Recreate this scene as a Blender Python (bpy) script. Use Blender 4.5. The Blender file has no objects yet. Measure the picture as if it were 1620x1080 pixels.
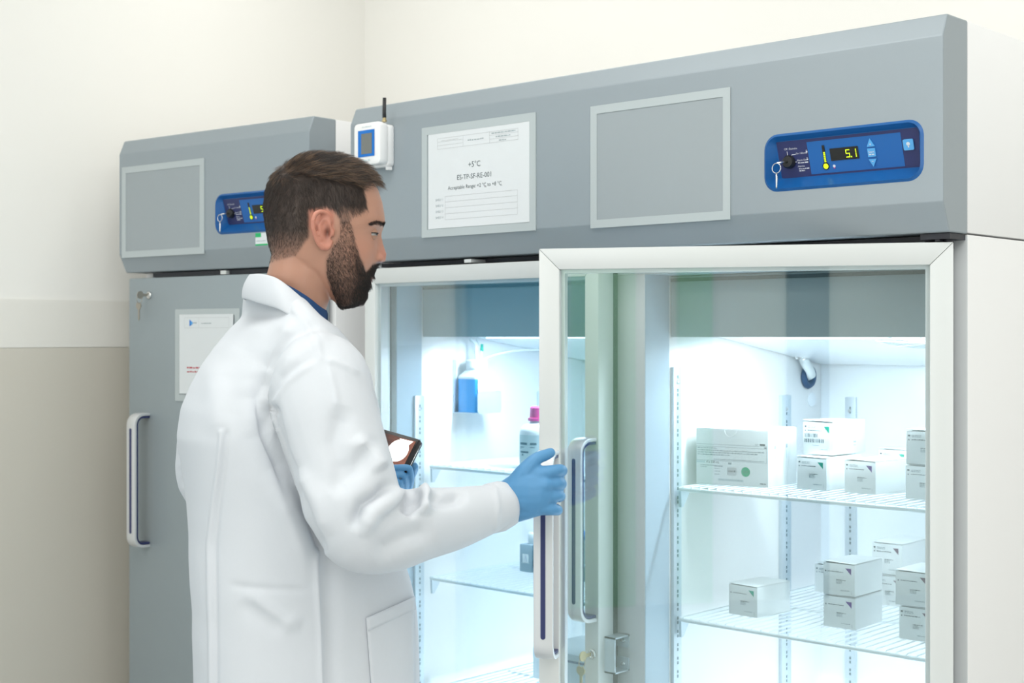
import bpy, bmesh, math, random
import numpy as np
from mathutils import Vector, Matrix
from mathutils.bvhtree import BVHTree

random.seed(4); rng = np.random.default_rng(7)
S = bpy.context.scene
COL = S.collection
PI = math.pi

# ------------------------------------------------------------------ camera
FPX, HZ, AL = 2270.0, 530.8, math.radians(42.8)
SA, CA = math.sin(AL), math.cos(AL)
CX, CY, CZ = 1.0388, -2.2096, 1.5
cam_d = bpy.data.cameras.new('camera'); cam = bpy.data.objects.new('camera', cam_d); COL.objects.link(cam)
cam.location = (CX, CY, CZ); cam.rotation_euler = (PI/2, 0, AL)
cam_d.sensor_width = 36; cam_d.lens = FPX*36/1620; cam_d.shift_y = -(540-HZ)/1620
cam_d.clip_start = 0.05
cam_d.dof.use_dof = True; cam_d.dof.focus_distance = 2.42; cam_d.dof.aperture_fstop = 7.0
S.camera = cam
# ------------------------------------------------------------------ world, lamps, exposure
w = bpy.data.worlds.new('world'); S.world = w; w.use_nodes = True
w.node_tree.nodes['Background'].inputs[0].default_value = (0.9, 0.95, 1, 1)
w.node_tree.nodes['Background'].inputs[1].default_value = 0.6
S.view_settings.view_transform = 'Standard'; S.view_settings.look = 'None'
S.view_settings.gamma = 1; S.view_settings.use_curve_mapping = False
S.view_settings.exposure = 0.0

YF_ = -5.6
def area(name, loc, size, energy, color=(1, 1, 1), rot=(0, 0, 0), sy=None):
    d = bpy.data.lights.new(name, 'AREA'); d.energy = energy; d.color = color
    d.shape = 'RECTANGLE'; d.size = size; d.size_y = sy or size
    o = bpy.data.objects.new(name, d); COL.objects.link(o); o.location = loc; o.rotation_euler = rot
    return o
for lx, ly in ((-0.75, -1.15), (1.3, -1.15), (-0.75, -3.1), (1.3, -3.1), (0.2, -4.7)):
    area('ceiling_and_fill_lamp', (lx, ly, 2.97), 1.5, 16, (1, 0.985, 0.95), sy=0.9)
for lx, ly, e_ in ((-1.6, 0.15, 6), (0.5, 0.25, 6)):  # extra lamps added to brighten the walls and the header top
    area('ceiling_and_fill_lamp', (lx, ly, 2.97), 1.3, e_, (1, 0.985, 0.95), sy=0.5)
# fill lamps added at the unseen right-hand and front walls
area('wall_fill_lamp', (2.85, -2.6, 1.7), 2.2, 28, (0.93, 0.97, 1), rot=(0, PI/2, 0), sy=1.6)
area('wall_fill_lamp', (-0.95, YF_+.06, 1.6), 2.4, 34, (0.96, 0.98, 1), rot=(PI/2, 0, 0), sy=1.8)
# the light strips inside the refrigerator, behind the lower edge of the air duct covers
for xc in (-0.357, -1.047):
    area('cabinet_strip_lamp', (xc, 0.20, 1.4930), 0.42, 5.4, (0.82, 0.92, 1), rot=(math.radians(4), 0, 0), sy=0.025)
    area('cabinet_floor_fill', (xc, 0.40, 0.30), 0.45, 7.0, (0.86, 0.94, 1), rot=(PI, 0, 0), sy=0.3)  # added fill near the compartment floor, facing up

# ------------------------------------------------------------------ materials
def mat(name, col, rough=0.5, metal=0.0, emit=None, es=0.0, bump=None, noise=None, sss=0, spec=None, coat=0):
    m = bpy.data.materials.new(name); m.use_nodes = True
    nt = m.node_tree; b = nt.nodes['Principled BSDF']
    b.inputs['Base Color'].default_value = (*col, 1); b.inputs['Roughness'].default_value = rough
    b.inputs['Metallic'].default_value = metal
    if spec is not None: b.inputs['Specular IOR Level'].default_value = spec
    if coat: b.inputs['Coat Weight'].default_value = coat
    if emit: b.inputs['Emission Color'].default_value = (*emit, 1); b.inputs['Emission Strength'].default_value = es
    if sss:
        b.inputs['Subsurface Weight'].default_value = sss; b.inputs['Subsurface Radius'].default_value = (0.01, 0.004, 0.002)
    if noise or bump:
        tc = nt.nodes.new('ShaderNodeTexCoord')
    if noise:                                   # (scale, amount): small colour unevenness
        n = nt.nodes.new('ShaderNodeTexNoise'); n.inputs['Scale'].default_value = noise[0]; n.inputs['Detail'].default_value = 5
        r = nt.nodes.new('ShaderNodeMix'); r.data_type = 'RGBA'
        a = noise[1]
        r.inputs[6].default_value = (*[c*(1-a) for c in col], 1); r.inputs[7].default_value = (*[min(1, c*(1+a)) for c in col], 1)
        nt.links.new(tc.outputs['Object'], n.inputs['Vector']); nt.links.new(n.outputs['Fac'], r.inputs[0])
        nt.links.new(r.outputs[2], b.inputs['Base Color'])
    if bump:                                    # (scale, strength, distance)
        n = nt.nodes.new('ShaderNodeTexNoise'); n.inputs['Scale'].default_value = bump[0]; n.inputs['Detail'].default_value = 4
        bp = nt.nodes.new('ShaderNodeBump'); bp.inputs['Strength'].default_value = bump[1]; bp.inputs['Distance'].default_value = bump[2]
        nt.links.new(tc.outputs['Object'], n.inputs['Vector']); nt.links.new(n.outputs['Fac'], bp.inputs['Height'])
        nt.links.new(bp.outputs['Normal'], b.inputs['Normal'])
    return m

def glass(name, tint, refl=1.0):
    m = bpy.data.materials.new(name); m.use_nodes = True; nt = m.node_tree
    nt.nodes.remove(nt.nodes['Principled BSDF']); out = nt.nodes['Material Output']
    t = nt.nodes.new('ShaderNodeBsdfTransparent'); t.inputs[0].default_value = (*tint, 1)
    g = nt.nodes.new('ShaderNodeBsdfGlossy'); g.inputs['Roughness'].default_value = 0.0
    g.inputs['Color'].default_value = (0.93, 1, 0.97, 1)
    lw_ = nt.nodes.new('ShaderNodeLayerWeight'); lw_.inputs['Blend'].default_value = 0.5      # Schlick reflectance, same on both sides
    pw_ = nt.nodes.new('ShaderNodeMath'); pw_.operation = 'POWER'; pw_.inputs[1].default_value = 5
    mu = nt.nodes.new('ShaderNodeMath'); mu.operation = 'MULTIPLY_ADD'; mu.inputs[1].default_value = .96*refl; mu.inputs[2].default_value = .04*refl; mu.use_clamp = True
    nt.links.new(lw_.outputs['Facing'], pw_.inputs[0]); nt.links.new(pw_.outputs[0], mu.inputs[0])
    mx = nt.nodes.new('ShaderNodeMixShader')
    nt.links.new(mu.outputs[0], mx.inputs[0])
    nt.links.new(t.outputs[0], mx.inputs[1]); nt.links.new(g.outputs[0], mx.inputs[2]); nt.links.new(mx.outputs[0], out.inputs[0])
    return m

M = dict(
    wall=mat('wall_paint', (0.86, 0.85, 0.81), 0.8, noise=(1.5, 0.015)),
    dado=mat('darker_beige', (0.62, 0.59, 0.52), 0.6, noise=(2, 0.03)),
    beige_pale=mat('paler_beige', (0.80, 0.785, 0.735), 0.7),
    ceil=mat('ceiling_paint', (0.88, 0.88, 0.86), 0.9),
    floor=mat('floor_vinyl', (0.55, 0.56, 0.56), 0.35, noise=(30, 0.08)),
    green=mat('green_paint', (0.42, 0.72, 0.48), 0.5), teal=mat('blue_reflect_paint', (0.09, 0.36, 0.56), 0.5), slate=mat('slate_panel', (0.08, 0.15, 0.18), 0.5),
    grey=mat('silver_grey_paint', (0.31, 0.355, 0.385), 0.42, metal=0.2, bump=(900, 0.05, 0.0004)),
    greyd=mat('grey_door_paint', (0.325, 0.375, 0.40), 0.5, metal=0.25, bump=(900, 0.05, 0.0004)),
    white=mat('white_enamel', (0.86, 0.86, 0.86), 0.28, noise=(2, 0.01)),
    liner=mat('white_liner', (0.86, 0.90, 0.94), 0.22),
    front=mat('front_frame_grey', (0.60, 0.62, 0.635), 0.45, metal=0.15),
    lip_shade=mat('bluish_lip_shade', (0.36, 0.46, 0.54), 0.4),
    duct=mat('duct_cover_grey', (0.40, 0.45, 0.46), 0.35),
    alu=mat('pale_aluminium', (0.66, 0.68, 0.67), 0.42, metal=0.1, bump=(600, 0.04, 0.0003)),
    alu2=mat('satin_aluminium', (0.70, 0.71, 0.72), 0.38, metal=0.4),
    seal=mat('door_gasket', (0.045, 0.055, 0.06), 0.6),
    dark=mat('dark_hinge', (0.02, 0.022, 0.03), 0.5),
    navy=mat('navy_inlay', (0.022, 0.03, 0.12), 0.4),
    wire=mat('white_coated_wire', (0.80, 0.86, 0.88), 0.3),
    zinc=mat('zinc_strip', (0.60, 0.68, 0.74), 0.35, metal=0.5),
    slot=mat('slot_shadow', (0.10, 0.16, 0.18), 0.8),
    card=mat('white_card', (0.76, 0.79, 0.785), 0.6, noise=(60, 0.01)),
    ink=mat('grey_ink', (0.10, 0.13, 0.14), 0.8), ink2=mat('pale_ink', (0.36, 0.42, 0.44), 0.8),
    rule=mat('ruled_line', (0.50, 0.52, 0.53), 0.8),
    purple=mat('purple_mark', (0.13, 0.06, 0.28), 0.6), mauve=mat('mauve_mark', (0.20, 0.14, 0.18), 0.6),
    mint=mat('green_mark', (0.0, 0.36, 0.24), 0.6), round_green=mat('green_dot', (0.01, 0.40, 0.20), 0.6),
    plum=mat('pink_cap', (0.72, 0.015, 0.26), 0.35),
    blue=mat('blue_tub', (0.006, 0.105, 0.34), 0.35), blue2=mat('blue_plate', (0.008, 0.12, 0.40), 0.4),
    ltblue=mat('light_blue_key', (0.10, 0.40, 0.78), 0.45), lcdblue=mat('blue_bezel', (0.0, 0.16, 0.58), 0.4),
    lcd=mat('lcd_grey', (0.17, 0.18, 0.17), 0.3), black=mat('black_plastic', (0.01, 0.011, 0.013), 0.35),
    chrome=mat('chrome', (0.75, 0.75, 0.74), 0.18, metal=1), brass=mat('brass', (0.55, 0.45, 0.25), 0.3, metal=1),
    nickel=mat('worn_nickel', (0.42, 0.39, 0.34), 0.35, metal=0.9),
    paper=mat('paper', (0.71, 0.74, 0.755), 0.7), holder=mat('holder_frame', (0.46, 0.51, 0.52), 0.45),
    film=mat('holder_back', (0.33, 0.37, 0.39), 0.4),
    digit=mat('lit_digit', (0.5, 0.7, 0.0), 0.5, emit=(0.60, 0.85, 0.02), es=1.2),
    lamp_y=mat('lit_bar', (0.5, 0.7, 0.0), 0.5, emit=(0.55, 0.65, 0.02), es=0.8),
    window_dark=mat('display_window', (0.012, 0.013, 0.012), 0.2),
    wht=mat('white_lettering', (0.72, 0.75, 0.8), 0.6),
    strip=mat('light_strip', (0.9, 0.95, 1), 0.5, emit=(0.9, 0.96, 1), es=3),
    coat=mat('white_cotton', (0.61, 0.635, 0.67), 0.85, bump=(1100, 0.10, 0.0006), noise=(300, 0.012)),
    glove=mat('blue_nitrile', (0.085, 0.27, 0.50), 0.48, bump=(260, 0.10, 0.0006), noise=(40, 0.05)),
    navycloth=mat('navy_knit', (0.008, 0.045, 0.14), 0.9, bump=(1500, 0.3, 0.0006)),
    trouser=mat('dark_trousers', (0.03, 0.035, 0.05), 0.9), shoe=mat('black_shoe', (0.012, 0.012, 0.014), 0.5),
    hair=mat('dark_brown_hair', (0.024, 0.015, 0.011), 0.38), hair2=mat('hair_top_highlight', (0.20, 0.12, 0.07), 0.30),
    beard=mat('dark_beard', (0.018, 0.012, 0.010), 0.5),
    eye=mat('eye_white', (0.42, 0.40, 0.39), 0.3), iris=mat('iris', (0.04, 0.07, 0.09), 0.15),
    bottle=mat('white_bottle', (0.84, 0.87, 0.88), 0.35), label=mat('grey_label', (0.58, 0.68, 0.70), 0.6),
    rack=mat('grey_rack', (0.30, 0.37, 0.42), 0.5), bluecap=mat('blue_cap', (0.02, 0.16, 0.62), 0.4),
    grommet=mat('blue_rubber_ring', (0.008, 0.05, 0.14), 0.4), tubew=mat('milky_hose', (0.80, 0.84, 0.84), 0.35),
    liquid=mat('blue_liquid', (0.05, 0.36, 0.85), 0.12), sticker=mat('green_sticker', (0.02, 0.45, 0.15), 0.6),
    redink=mat('red_ink', (0.5, 0.1, 0.12), 0.8), phone=mat('phone_body', (0.015, 0.015, 0.017), 0.25),
    glassL=glass('cool_glass', (0.93, 0.962, 0.975), 1.9), glassR=glass('clear_glass', (0.945, 0.968, 0.972), 1.7),
)
# ------------------------------------------------------------------ helpers
def new(name, verts, faces, mats, parent=None, mi=None, smooth=False):
    me = bpy.data.meshes.new(name); me.from_pydata([tuple(map(float, v)) for v in verts], [], [tuple(map(int, f)) for f in faces])
    for m in (mats if isinstance(mats, (list, tuple)) else [mats]): me.materials.append(M[m] if isinstance(m, str) else m)
    if mi is not None: me.polygons.foreach_set('material_index', mi)
    if smooth: me.polygons.foreach_set('use_smooth', [True]*len(me.polygons))
    me.update()
    o = bpy.data.objects.new(name, me); COL.objects.link(o)
    if parent: o.parent = parent
    return o

class MB:
    """collects shapes into one mesh with several materials"""
    def __init__(s, *mats): s.v = []; s.f = []; s.m = []; s.mats = list(mats)
    def add(s, v, f, m=0):
        n = len(s.v); s.v += [tuple(q) for q in v]; s.f += [tuple(i+n for i in q) for q in f]; s.m += [m]*len(f); return s
    def box(s, a, b, m=0):
        x0, y0, z0 = a; x1, y1, z1 = b
        return s.add([(x0,y0,z0),(x1,y0,z0),(x1,y1,z0),(x0,y1,z0),(x0,y0,z1),(x1,y0,z1),(x1,y1,z1),(x0,y1,z1)],
              [(0,3,2,1),(4,5,6,7),(0,1,5,4),(1,2,6,5),(2,3,7,6),(3,0,4,7)], m)
    def prism(s, pts, vec, m=0):          # closed polygon (3D points) swept along vec
        n = len(pts); v = [Vector(p) for p in pts]; v2 = [p+Vector(vec) for p in v]
        return s.add(v+v2, [tuple(range(n))[::-1], tuple(range(n, 2*n))]+[(i, (i+1) % n, n+(i+1) % n, n+i) for i in range(n)], m)
    def tube(s, pts, r, n=8, m=0, cap=True):
        pts = [Vector(p) for p in pts]; k = len(pts); rr = r if isinstance(r, (list, tuple)) else [r]*k
        t0 = (pts[1]-pts[0]).normalized(); up = Vector((0,0,1)) if abs(t0.z) < .9 else Vector((1,0,0))
        a = t0.cross(up).normalized(); V = []; F = []
        for i, p in enumerate(pts):
            t = ((pts[min(i+1,k-1)]-pts[max(i-1,0)])).normalized()
            a = (a-t*a.dot(t)).normalized(); b = t.cross(a)
            for j in range(n):
                q = 2*PI*j/n; V.append(p+(a*math.cos(q)+b*math.sin(q))*rr[i])
        for i in range(k-1):
            for j in range(n): F.append((i*n+j, i*n+(j+1) % n, (i+1)*n+(j+1) % n, (i+1)*n+j))
        if cap: F += [tuple(range(n))[::-1], tuple(range((k-1)*n, k*n))]
        return s.add(V, F, m)
    def lathe(s, prof, c=(0,0,0), n=20, m=0, axis='z'):
        V = []; F = []; k = len(prof)
        for r, z in prof:
            for j in range(n):
                q = 2*PI*j/n; x, y = r*math.cos(q), r*math.sin(q)
                p = (x, y, z) if axis == 'z' else ((x, z, y) if axis == 'y' else (z, x, y))
                V.append(tuple(p[i]+c[i] for i in range(3)))
        for i in range(k-1):
            for j in range(n): F.append((i*n+j, i*n+(j+1) % n, (i+1)*n+(j+1) % n, (i+1)*n+j))
        F += [tuple(range(n))[::-1], tuple(range((k-1)*n, k*n))]
        return s.add(V, F, m)
    def ball(s, c, r, m=0, n=12, k=8):
        rx, ry, rz = r if isinstance(r, (tuple, list)) else (r, r, r); V = []; F = []
        for i in range(k+1):
            th = PI*i/k
            for j in range(n):
                q = 2*PI*j/n; V.append((c[0]+rx*math.sin(th)*math.cos(q), c[1]+ry*math.sin(th)*math.sin(q), c[2]+rz*math.cos(th)))
        for i in range(k):
            for j in range(n): F.append((i*n+j, (i+1)*n+j, (i+1)*n+(j+1) % n, i*n+(j+1) % n))
        return s.add(V, F, m)
    def build(s, name, parent=None, smooth=False, bevel=0, seg=2):
        o = new(name, s.v, s.f, s.mats, parent, s.m, smooth)
        bm = bmesh.new(); bm.from_mesh(o.data); 
        if smooth or bevel: bmesh.ops.remove_doubles(bm, verts=bm.verts, dist=1e-6)
        bmesh.ops.recalc_face_normals(bm, faces=bm.faces)
        if bevel:
            ed = [e for e in bm.edges if len(e.link_faces) == 2 and e.calc_face_angle(0) > 0.6]
            bmesh.ops.bevel(bm, geom=ed, offset=bevel, segments=seg, affect='EDGES', profile=0.5, clamp_overlap=True)
        bm.to_mesh(o.data); bm.free()
        if bevel or smooth:
            o.data.polygons.foreach_set('use_smooth', [True]*len(o.data.polygons))
            if not smooth or bevel:
                try: o.data.set_sharp_from_angle(angle=math.radians(40))
                except Exception: pass
        return o

def empty(name, label, cat, loc=(0,0,0), rz=0, group=None):
    o = bpy.data.objects.new(name, None); COL.objects.link(o); o.location = loc; o.rotation_euler = (0,0,rz)
    o.empty_display_size = 0.05
    o['label'] = label; o['category'] = cat
    if group: o['group'] = group
    return o
def tag(o, label, cat, group=None):
    o['label'] = label; o['category'] = cat
    if group: o['group'] = group
    return o
def struct(o): o['kind'] = 'structure'; return o
def lab(o, l): o['label'] = l; return o
def bez(p0, p1, p2, n=6):
    p0, p1, p2 = map(Vector, (p0, p1, p2))
    return [p0*(1-t)**2+p1*2*t*(1-t)+p2*t*t for t in (i/n for i in range(n+1))]
def rrect(x0, z0, x1, z1, r, n=5):
    P = []
    for cx, cz, a0 in ((x1-r, z1-r, 0), (x0+r, z1-r, 90), (x0+r, z0+r, 180), (x1-r, z0+r, 270)):
        for i in range(n+1):
            a = math.radians(a0+90*i/n); P.append((cx+r*math.cos(a), cz+r*math.sin(a)))
    return P
_fc = {}
def text_geo(s, size, align='CENTER'):
    """flat lettering as (verts2d, faces), in the font's plane"""
    k = (s, align)
    if k not in _fc:
        cu = bpy.data.curves.new('letter', 'FONT'); cu.body = s; cu.align_x = align; cu.size = 1; cu.resolution_u = 3
        o = bpy.data.objects.new('letter', cu); COL.objects.link(o)
        dg = bpy.context.evaluated_depsgraph_get(); me = bpy.data.meshes.new_from_object(o.evaluated_get(dg))
        _fc[k] = ([tuple(v.co) for v in me.vertices], [tuple(p.vertices) for p in me.polygons])
        bpy.data.objects.remove(o); bpy.data.curves.remove(cu); bpy.data.meshes.remove(me)
    v, f = _fc[k]
    return [(x*size, y*size) for x, y, z in v], f
class Print:
    """flat print on a plane: origin, ex (reading direction), ez (up), lifted along the normal"""
    def __init__(s, o, ex, ez, lift=0.0005):
        s.o = Vector(o); s.x = Vector(ex).normalized(); s.z = Vector(ez).normalized(); s.n = s.x.cross(s.z)
        s.o = s.o+s.n*lift; s.mb = MB(); s.ix = {}
    def mi(s, m):
        if m not in s.ix: s.ix[m] = len(s.mb.mats); s.mb.mats.append(m)
        return s.ix[m]
    def p(s, a, b, l=0): return s.o+s.x*a+s.z*b+s.n*l
    def rect(s, a0, b0, a1, b1, m, l=0):
        s.mb.add([s.p(a0,b0,l), s.p(a1,b0,l), s.p(a1,b1,l), s.p(a0,b1,l)], [(0,1,2,3)], s.mi(m)); return s
    def poly(s, pts, m, l=0):
        s.mb.add([s.p(a,b,l) for a, b in pts], [tuple(range(len(pts)))], s.mi(m)); return s
    def text(s, t, a, b, size, m, align='CENTER', l=0.0001):
        v, f = text_geo(t, size, align); s.mb.add([s.p(a+x, b+y, l) for x, y in v], f, s.mi(m)); return s
    def dashes(s, a, b, width, h, m, seed=0):      # a line of print too small to read
        r = random.Random(seed+int(a*1e5)+int(b*1e5)); x = a
        while x < a+width:
            wd = r.uniform(1.2, 4)*h; e = min(x+wd, a+width)
            s.rect(x, b, e, b+h*r.choice((.7, 1, 1)), m); x = e+h*.6
        return s
    def frame(s, a0, b0, a1, b1, t, m):
        s.rect(a0,b0,a1,b0+t,m); s.rect(a0,b1-t,a1,b1,m); s.rect(a0,b0,a0+t,b1,m); s.rect(a1-t,b0,a1,b1,m); return s
    def circle(s, a, b, r, m, n=20, l=0):
        return s.poly([(a+r*math.cos(2*PI*i/n), b+r*math.sin(2*PI*i/n)) for i in range(n)], m, l)
    def build(s, name, parent=None):
        return new(name, s.mb.v, s.mb.f, s.mb.mats, parent, s.mb.m)
def evaluated_mesh(o):
    dg = bpy.context.evaluated_depsgraph_get(); return bpy.data.meshes.new_from_object(o.evaluated_get(dg))
def replace_mesh(o, me):
    old = o.data; o.modifiers.clear(); o.data = me; bpy.data.meshes.remove(old)

# ------------------------------------------------------------------ the room
XL, XR, YB, YF, ZC = -2.45, 3.0, 0.86, -5.6, 3.0
def slab(name, a, b, m, bevel=0):
    return struct(MB(m).box(a, b).build(name, bevel=bevel))
slab('floor', (XL-.1, YF-.1, -0.1), (XR+.1, YB+.1, 0), 'floor')
slab('ceiling', (XL-.1, YF-.1, ZC), (XR+.1, YB+.1, ZC+.1), 'ceil')
slab('wall_back', (XL-.1, YB, 0), (XR+.1, YB+.1, ZC), 'wall')
slab('wall_left', (XL-.1, YF, 0), (XL, YB, ZC), 'wall')
slab('wall_right', (XR, YF, 0), (XR+.1, YB, ZC), 'wall')
slab('wall_front', (XL-.1, YF-.1, 0), (XR+.1, YF, ZC), 'wall')
slab('wall_band_lower', (XL, YF, 0.1), (XL+.004, YB, 1.468), 'dado')  # left wall in steps of beige, darkest in the lower zone
slab('wall_band_mid', (XL, YF, 1.469), (XL+.004, YB, 1.595), 'beige_pale')
slab('baseboard_left', (XL, YF, 0), (XL+.015, YB, 0.1), 'dado')
slab('baseboard_back', (XL+.02, YB-.015, 0), (XR, YB, 0.1), 'dado')
slab('reflect_panel_green', (0.45, YF, 0), (1.10, YF+.04, 2.3), 'green', 0.004)  # unseen coloured panel added for its reflection in the open glass door
slab('reflect_panel_blue', (XL, -2.35, 0), (XL+.03, -1.38, 2.3), 'teal', 0.004)  # unseen blue panel added for its reflection in the closed glass door
slab('reflect_strip_green', (1.35, YF, 0), (1.55, YF+.03, 2.3), 'green')  # this strip and the slate one are added to colour the glass reflections
slab('reflect_strip_slate', (2.0, YF, 0), (2.25, YF+.03, 2.3), 'slate')
slab('fill_backing_right', (XR-.02, -3.7, 0.9), (XR, -1.5, 2.5), 'alu', 0.003)  # plain slabs added behind the two fill lamps, out of view
slab('fill_backing_front', (-2.15, YF, 0.7), (.25, YF+.02, 2.5), 'alu', 0.003)

# ------------------------------------------------------------------ shared appliance parts
def header(width, parent, y_back=0.0):
    """grey fascia with bevelled upper and lower edges and a cut-out for the control tub; right front corner at x=0"""
    prof = [(y_back, 1.665), (-.065, 1.665), (-.087, 1.712), (-.087, 1.974), (-.071, 2.011), (y_back, 2.011)]
    o = MB('grey').prism([(-width, y, z) for y, z in prof], (width, 0, 0)).build('header_fascia', parent)
    c = MB('grey').prism([(x, -.2, z) for x, z in rrect(-.328, 1.750, -.035, 1.844, .024)], (0, .16, 0)).build('cut')
    bpy.context.view_layer.update()
    c.matrix_world = o.matrix_world
    b = o.modifiers.new('cut', 'BOOLEAN'); b.object = c; b.operation = 'DIFFERENCE'; b.solver = 'EXACT'
    bv = o.modifiers.new('soft', 'BEVEL'); bv.width = .0025; bv.segments = 2; bv.limit_method = 'ANGLE'; bv.angle_limit = .25
    me = evaluated_mesh(o); replace_mesh(o, me)
    me.polygons.foreach_set('use_smooth', [True]*len(me.polygons)); me.set_sharp_from_angle(angle=math.radians(8))
    bpy.data.objects.remove(c)
    return o

def control_panel(parent):
    """blue recessed tub with key switch plate, display, arrow keys; local frame of the appliance"""
    n = 6; out = rrect(-.331, 1.747, -.032, 1.847, .027, n); lip = rrect(-.326, 1.752, -.037, 1.842, .023, n); inn = rrect(-.314, 1.773, -.046, 1.835, .008, n)
    fy = lambda z: -.080+(1.836-z)/(1.836-1.773)*.020
    V = [(x, -.0865, z) for x, z in out]+[(x, -.0905, z) for x, z in lip]+[(x, fy(z), z) for x, z in inn]
    k = len(out); F = []
    for a in range(2):
        for i in range(k): F.append((a*k+i, a*k+(i+1) % k, (a+1)*k+(i+1) % k, (a+1)*k+i))
    F.append(tuple(range(2*k, 3*k)))
    tub = new('control_tub', V, F, ['blue'], parent, smooth=True); tub.data.set_sharp_from_angle(angle=math.radians(30))
    pl = Print((-.314, fy(1.835), 1.835), (1, 0, 0), (0, fy(1.835)-fy(1.773), 1.835-1.773), .0006)   # a from left, b down negative
    pl.rect(.003, -.0655, .268, -.001, 'navy')
    pl.rect(.062, -.062, .236, -.006, 'blue2', .0004)
    pl.build('switch_plate', tub)
    g = Print(pl.o, (1, 0, 0), pl.z, .0012)
    g.text('Off / Éteindre', .017, -.016, .0046, 'wht', 'LEFT').rect(.0215, -.025, .0225, -.0185, 'wht')
    g.text('On / Allumer', .0385, -.025, .0042, 'wht', 'LEFT').rect(.030, -.0255, .038, -.0245, 'wht').poly([(.027,-.030),(.030,-.0255),(.031,-.0248),(.028,-.030)], 'wht')
    g.text('Alarm On', .0385, -.037, .0046, 'wht', 'LEFT').rect(.031, -.0385, .038, -.0375, 'wht')
    g.dashes(.040, -.041, .020, .002, 'wht').text('Alarme', .0385, -.0475, .0046, 'wht', 'LEFT')
    g.dashes(.040, -.0515, .020, .0018, 'wht').dashes(.040, -.055, .011, .0018, 'wht')
    for bx, bz in ((.0600, -.0235), (.0590, -.0365)):
        g.rect(bx-.0016, bz, bx+.0016, bz+.0024, 'wht').frame(bx-.0011, bz+.002, bx+.0011, bz+.0044, .0004, 'wht')
    g.build('switch_lettering', tub)
    t = Print(pl.o, (1, 0, 0), pl.z, .0012)
    t.rect(.090, -.049, .095, -.014, 'window_dark').circle(.0925, -.050, .0065, 'window_dark')
    for i in range(6): t.rect(.0912, -.043+i*.003, .0948, -.0408+i*.003, 'lamp_y', .0004)
    t.circle(.0925, -.050, .0048, 'lamp_y', l=.0004)
    t.circle(.108, -.051, .0025, 'wht').rect(.1066, -.055, .1094, -.0535, 'plum')
    t.build('thermometer_scale', tub)
    d = Print(pl.o, (1, 0, 0), pl.z, .0014)
    d.rect(.104, -.042, .157, -.021, 'window_dark')
    def seg(ch, a, h=.0135, wd=.0075, th=.0014, b=-.0385):
        on = {'5': 'afgcd', '1': 'bc', '.': 'p'}[ch]; m = 'digit'; L = .0004
        if 'a' in on: d.rect(a, b+h-th, a+wd, b+h, m, L)
        if 'g' in on: d.rect(a, b+h/2-th/2, a+wd, b+h/2+th/2, m, L)
        if 'd' in on: d.rect(a, b, a+wd, b+th, m, L)
        if 'f' in on: d.rect(a, b+h/2, a+th, b+h, m, L)
        if 'b' in on: d.rect(a+wd-th, b+h/2+.0005, a+wd, b+h, m, L)
        if 'c' in on: d.rect(a+wd-th, b, a+wd, b+h/2-.0002, m, L)
        if 'p' in on: d.rect(a, b-.0003, a+.0018, b+.0018, m, L)
    seg('5', .1335); seg('.', .1425); seg('1', .1455)
    d.build('temperature_display', tub)
    def key(pts):
        P = [pl.p(a, b, .0008) for a, b in pts]; MB('ltblue').prism(P, pl.n*.0018).build('keypad_button', tub)
    key([(.174, -.024), (.188, -.024), (.181, -.0105)]); key([(.174, -.041), (.188, -.041), (.188, -.027), (.174, -.027)]); key([(.174, -.045), (.188, -.045), (.181, -.058)])
    key(rrect(.239, -.036, .257, -.018, .002, 2))
    kl = Print(pl.o, (1, 0, 0), pl.z, .0030)
    kl.rect(.1793, -.0205, .1827, -.0197, 'wht').rect(.1806, -.0218, .1814, -.0184, 'wht'); kl.build('button_marking', tub); kl = Print(pl.o, (1, 0, 0), pl.z, .0030)
    kl.rect(.1793, -.0490, .1827, -.0482, 'wht')
    kl.build('button_marking', tub); kl = Print(pl.o, (1, 0, 0), pl.z, .0030)
    kl.text('Start', .181, -.0345, .0055, 'wht').dashes(.176, -.038, .010, .0016, 'wht')
    kl.build('button_marking', tub); kl = Print(pl.o, (1, 0, 0), pl.z, .0030)
    kl.circle(.248, -.0255, .0032, 'wht').rect(.2468, -.0315, .2492, -.0275, 'wht')
    kl.build('button_marking', tub)
    c = pl.p(.0235, -.0375)
    kn = MB('black').lathe([(.0115, 0), (.0115, -.006), (.0095, -.009), (.0, -.0095)], c, 18, axis='y').build('key_switch', tub, True)
    kn.data.set_sharp_from_angle(angle=.7)
    return c

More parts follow.
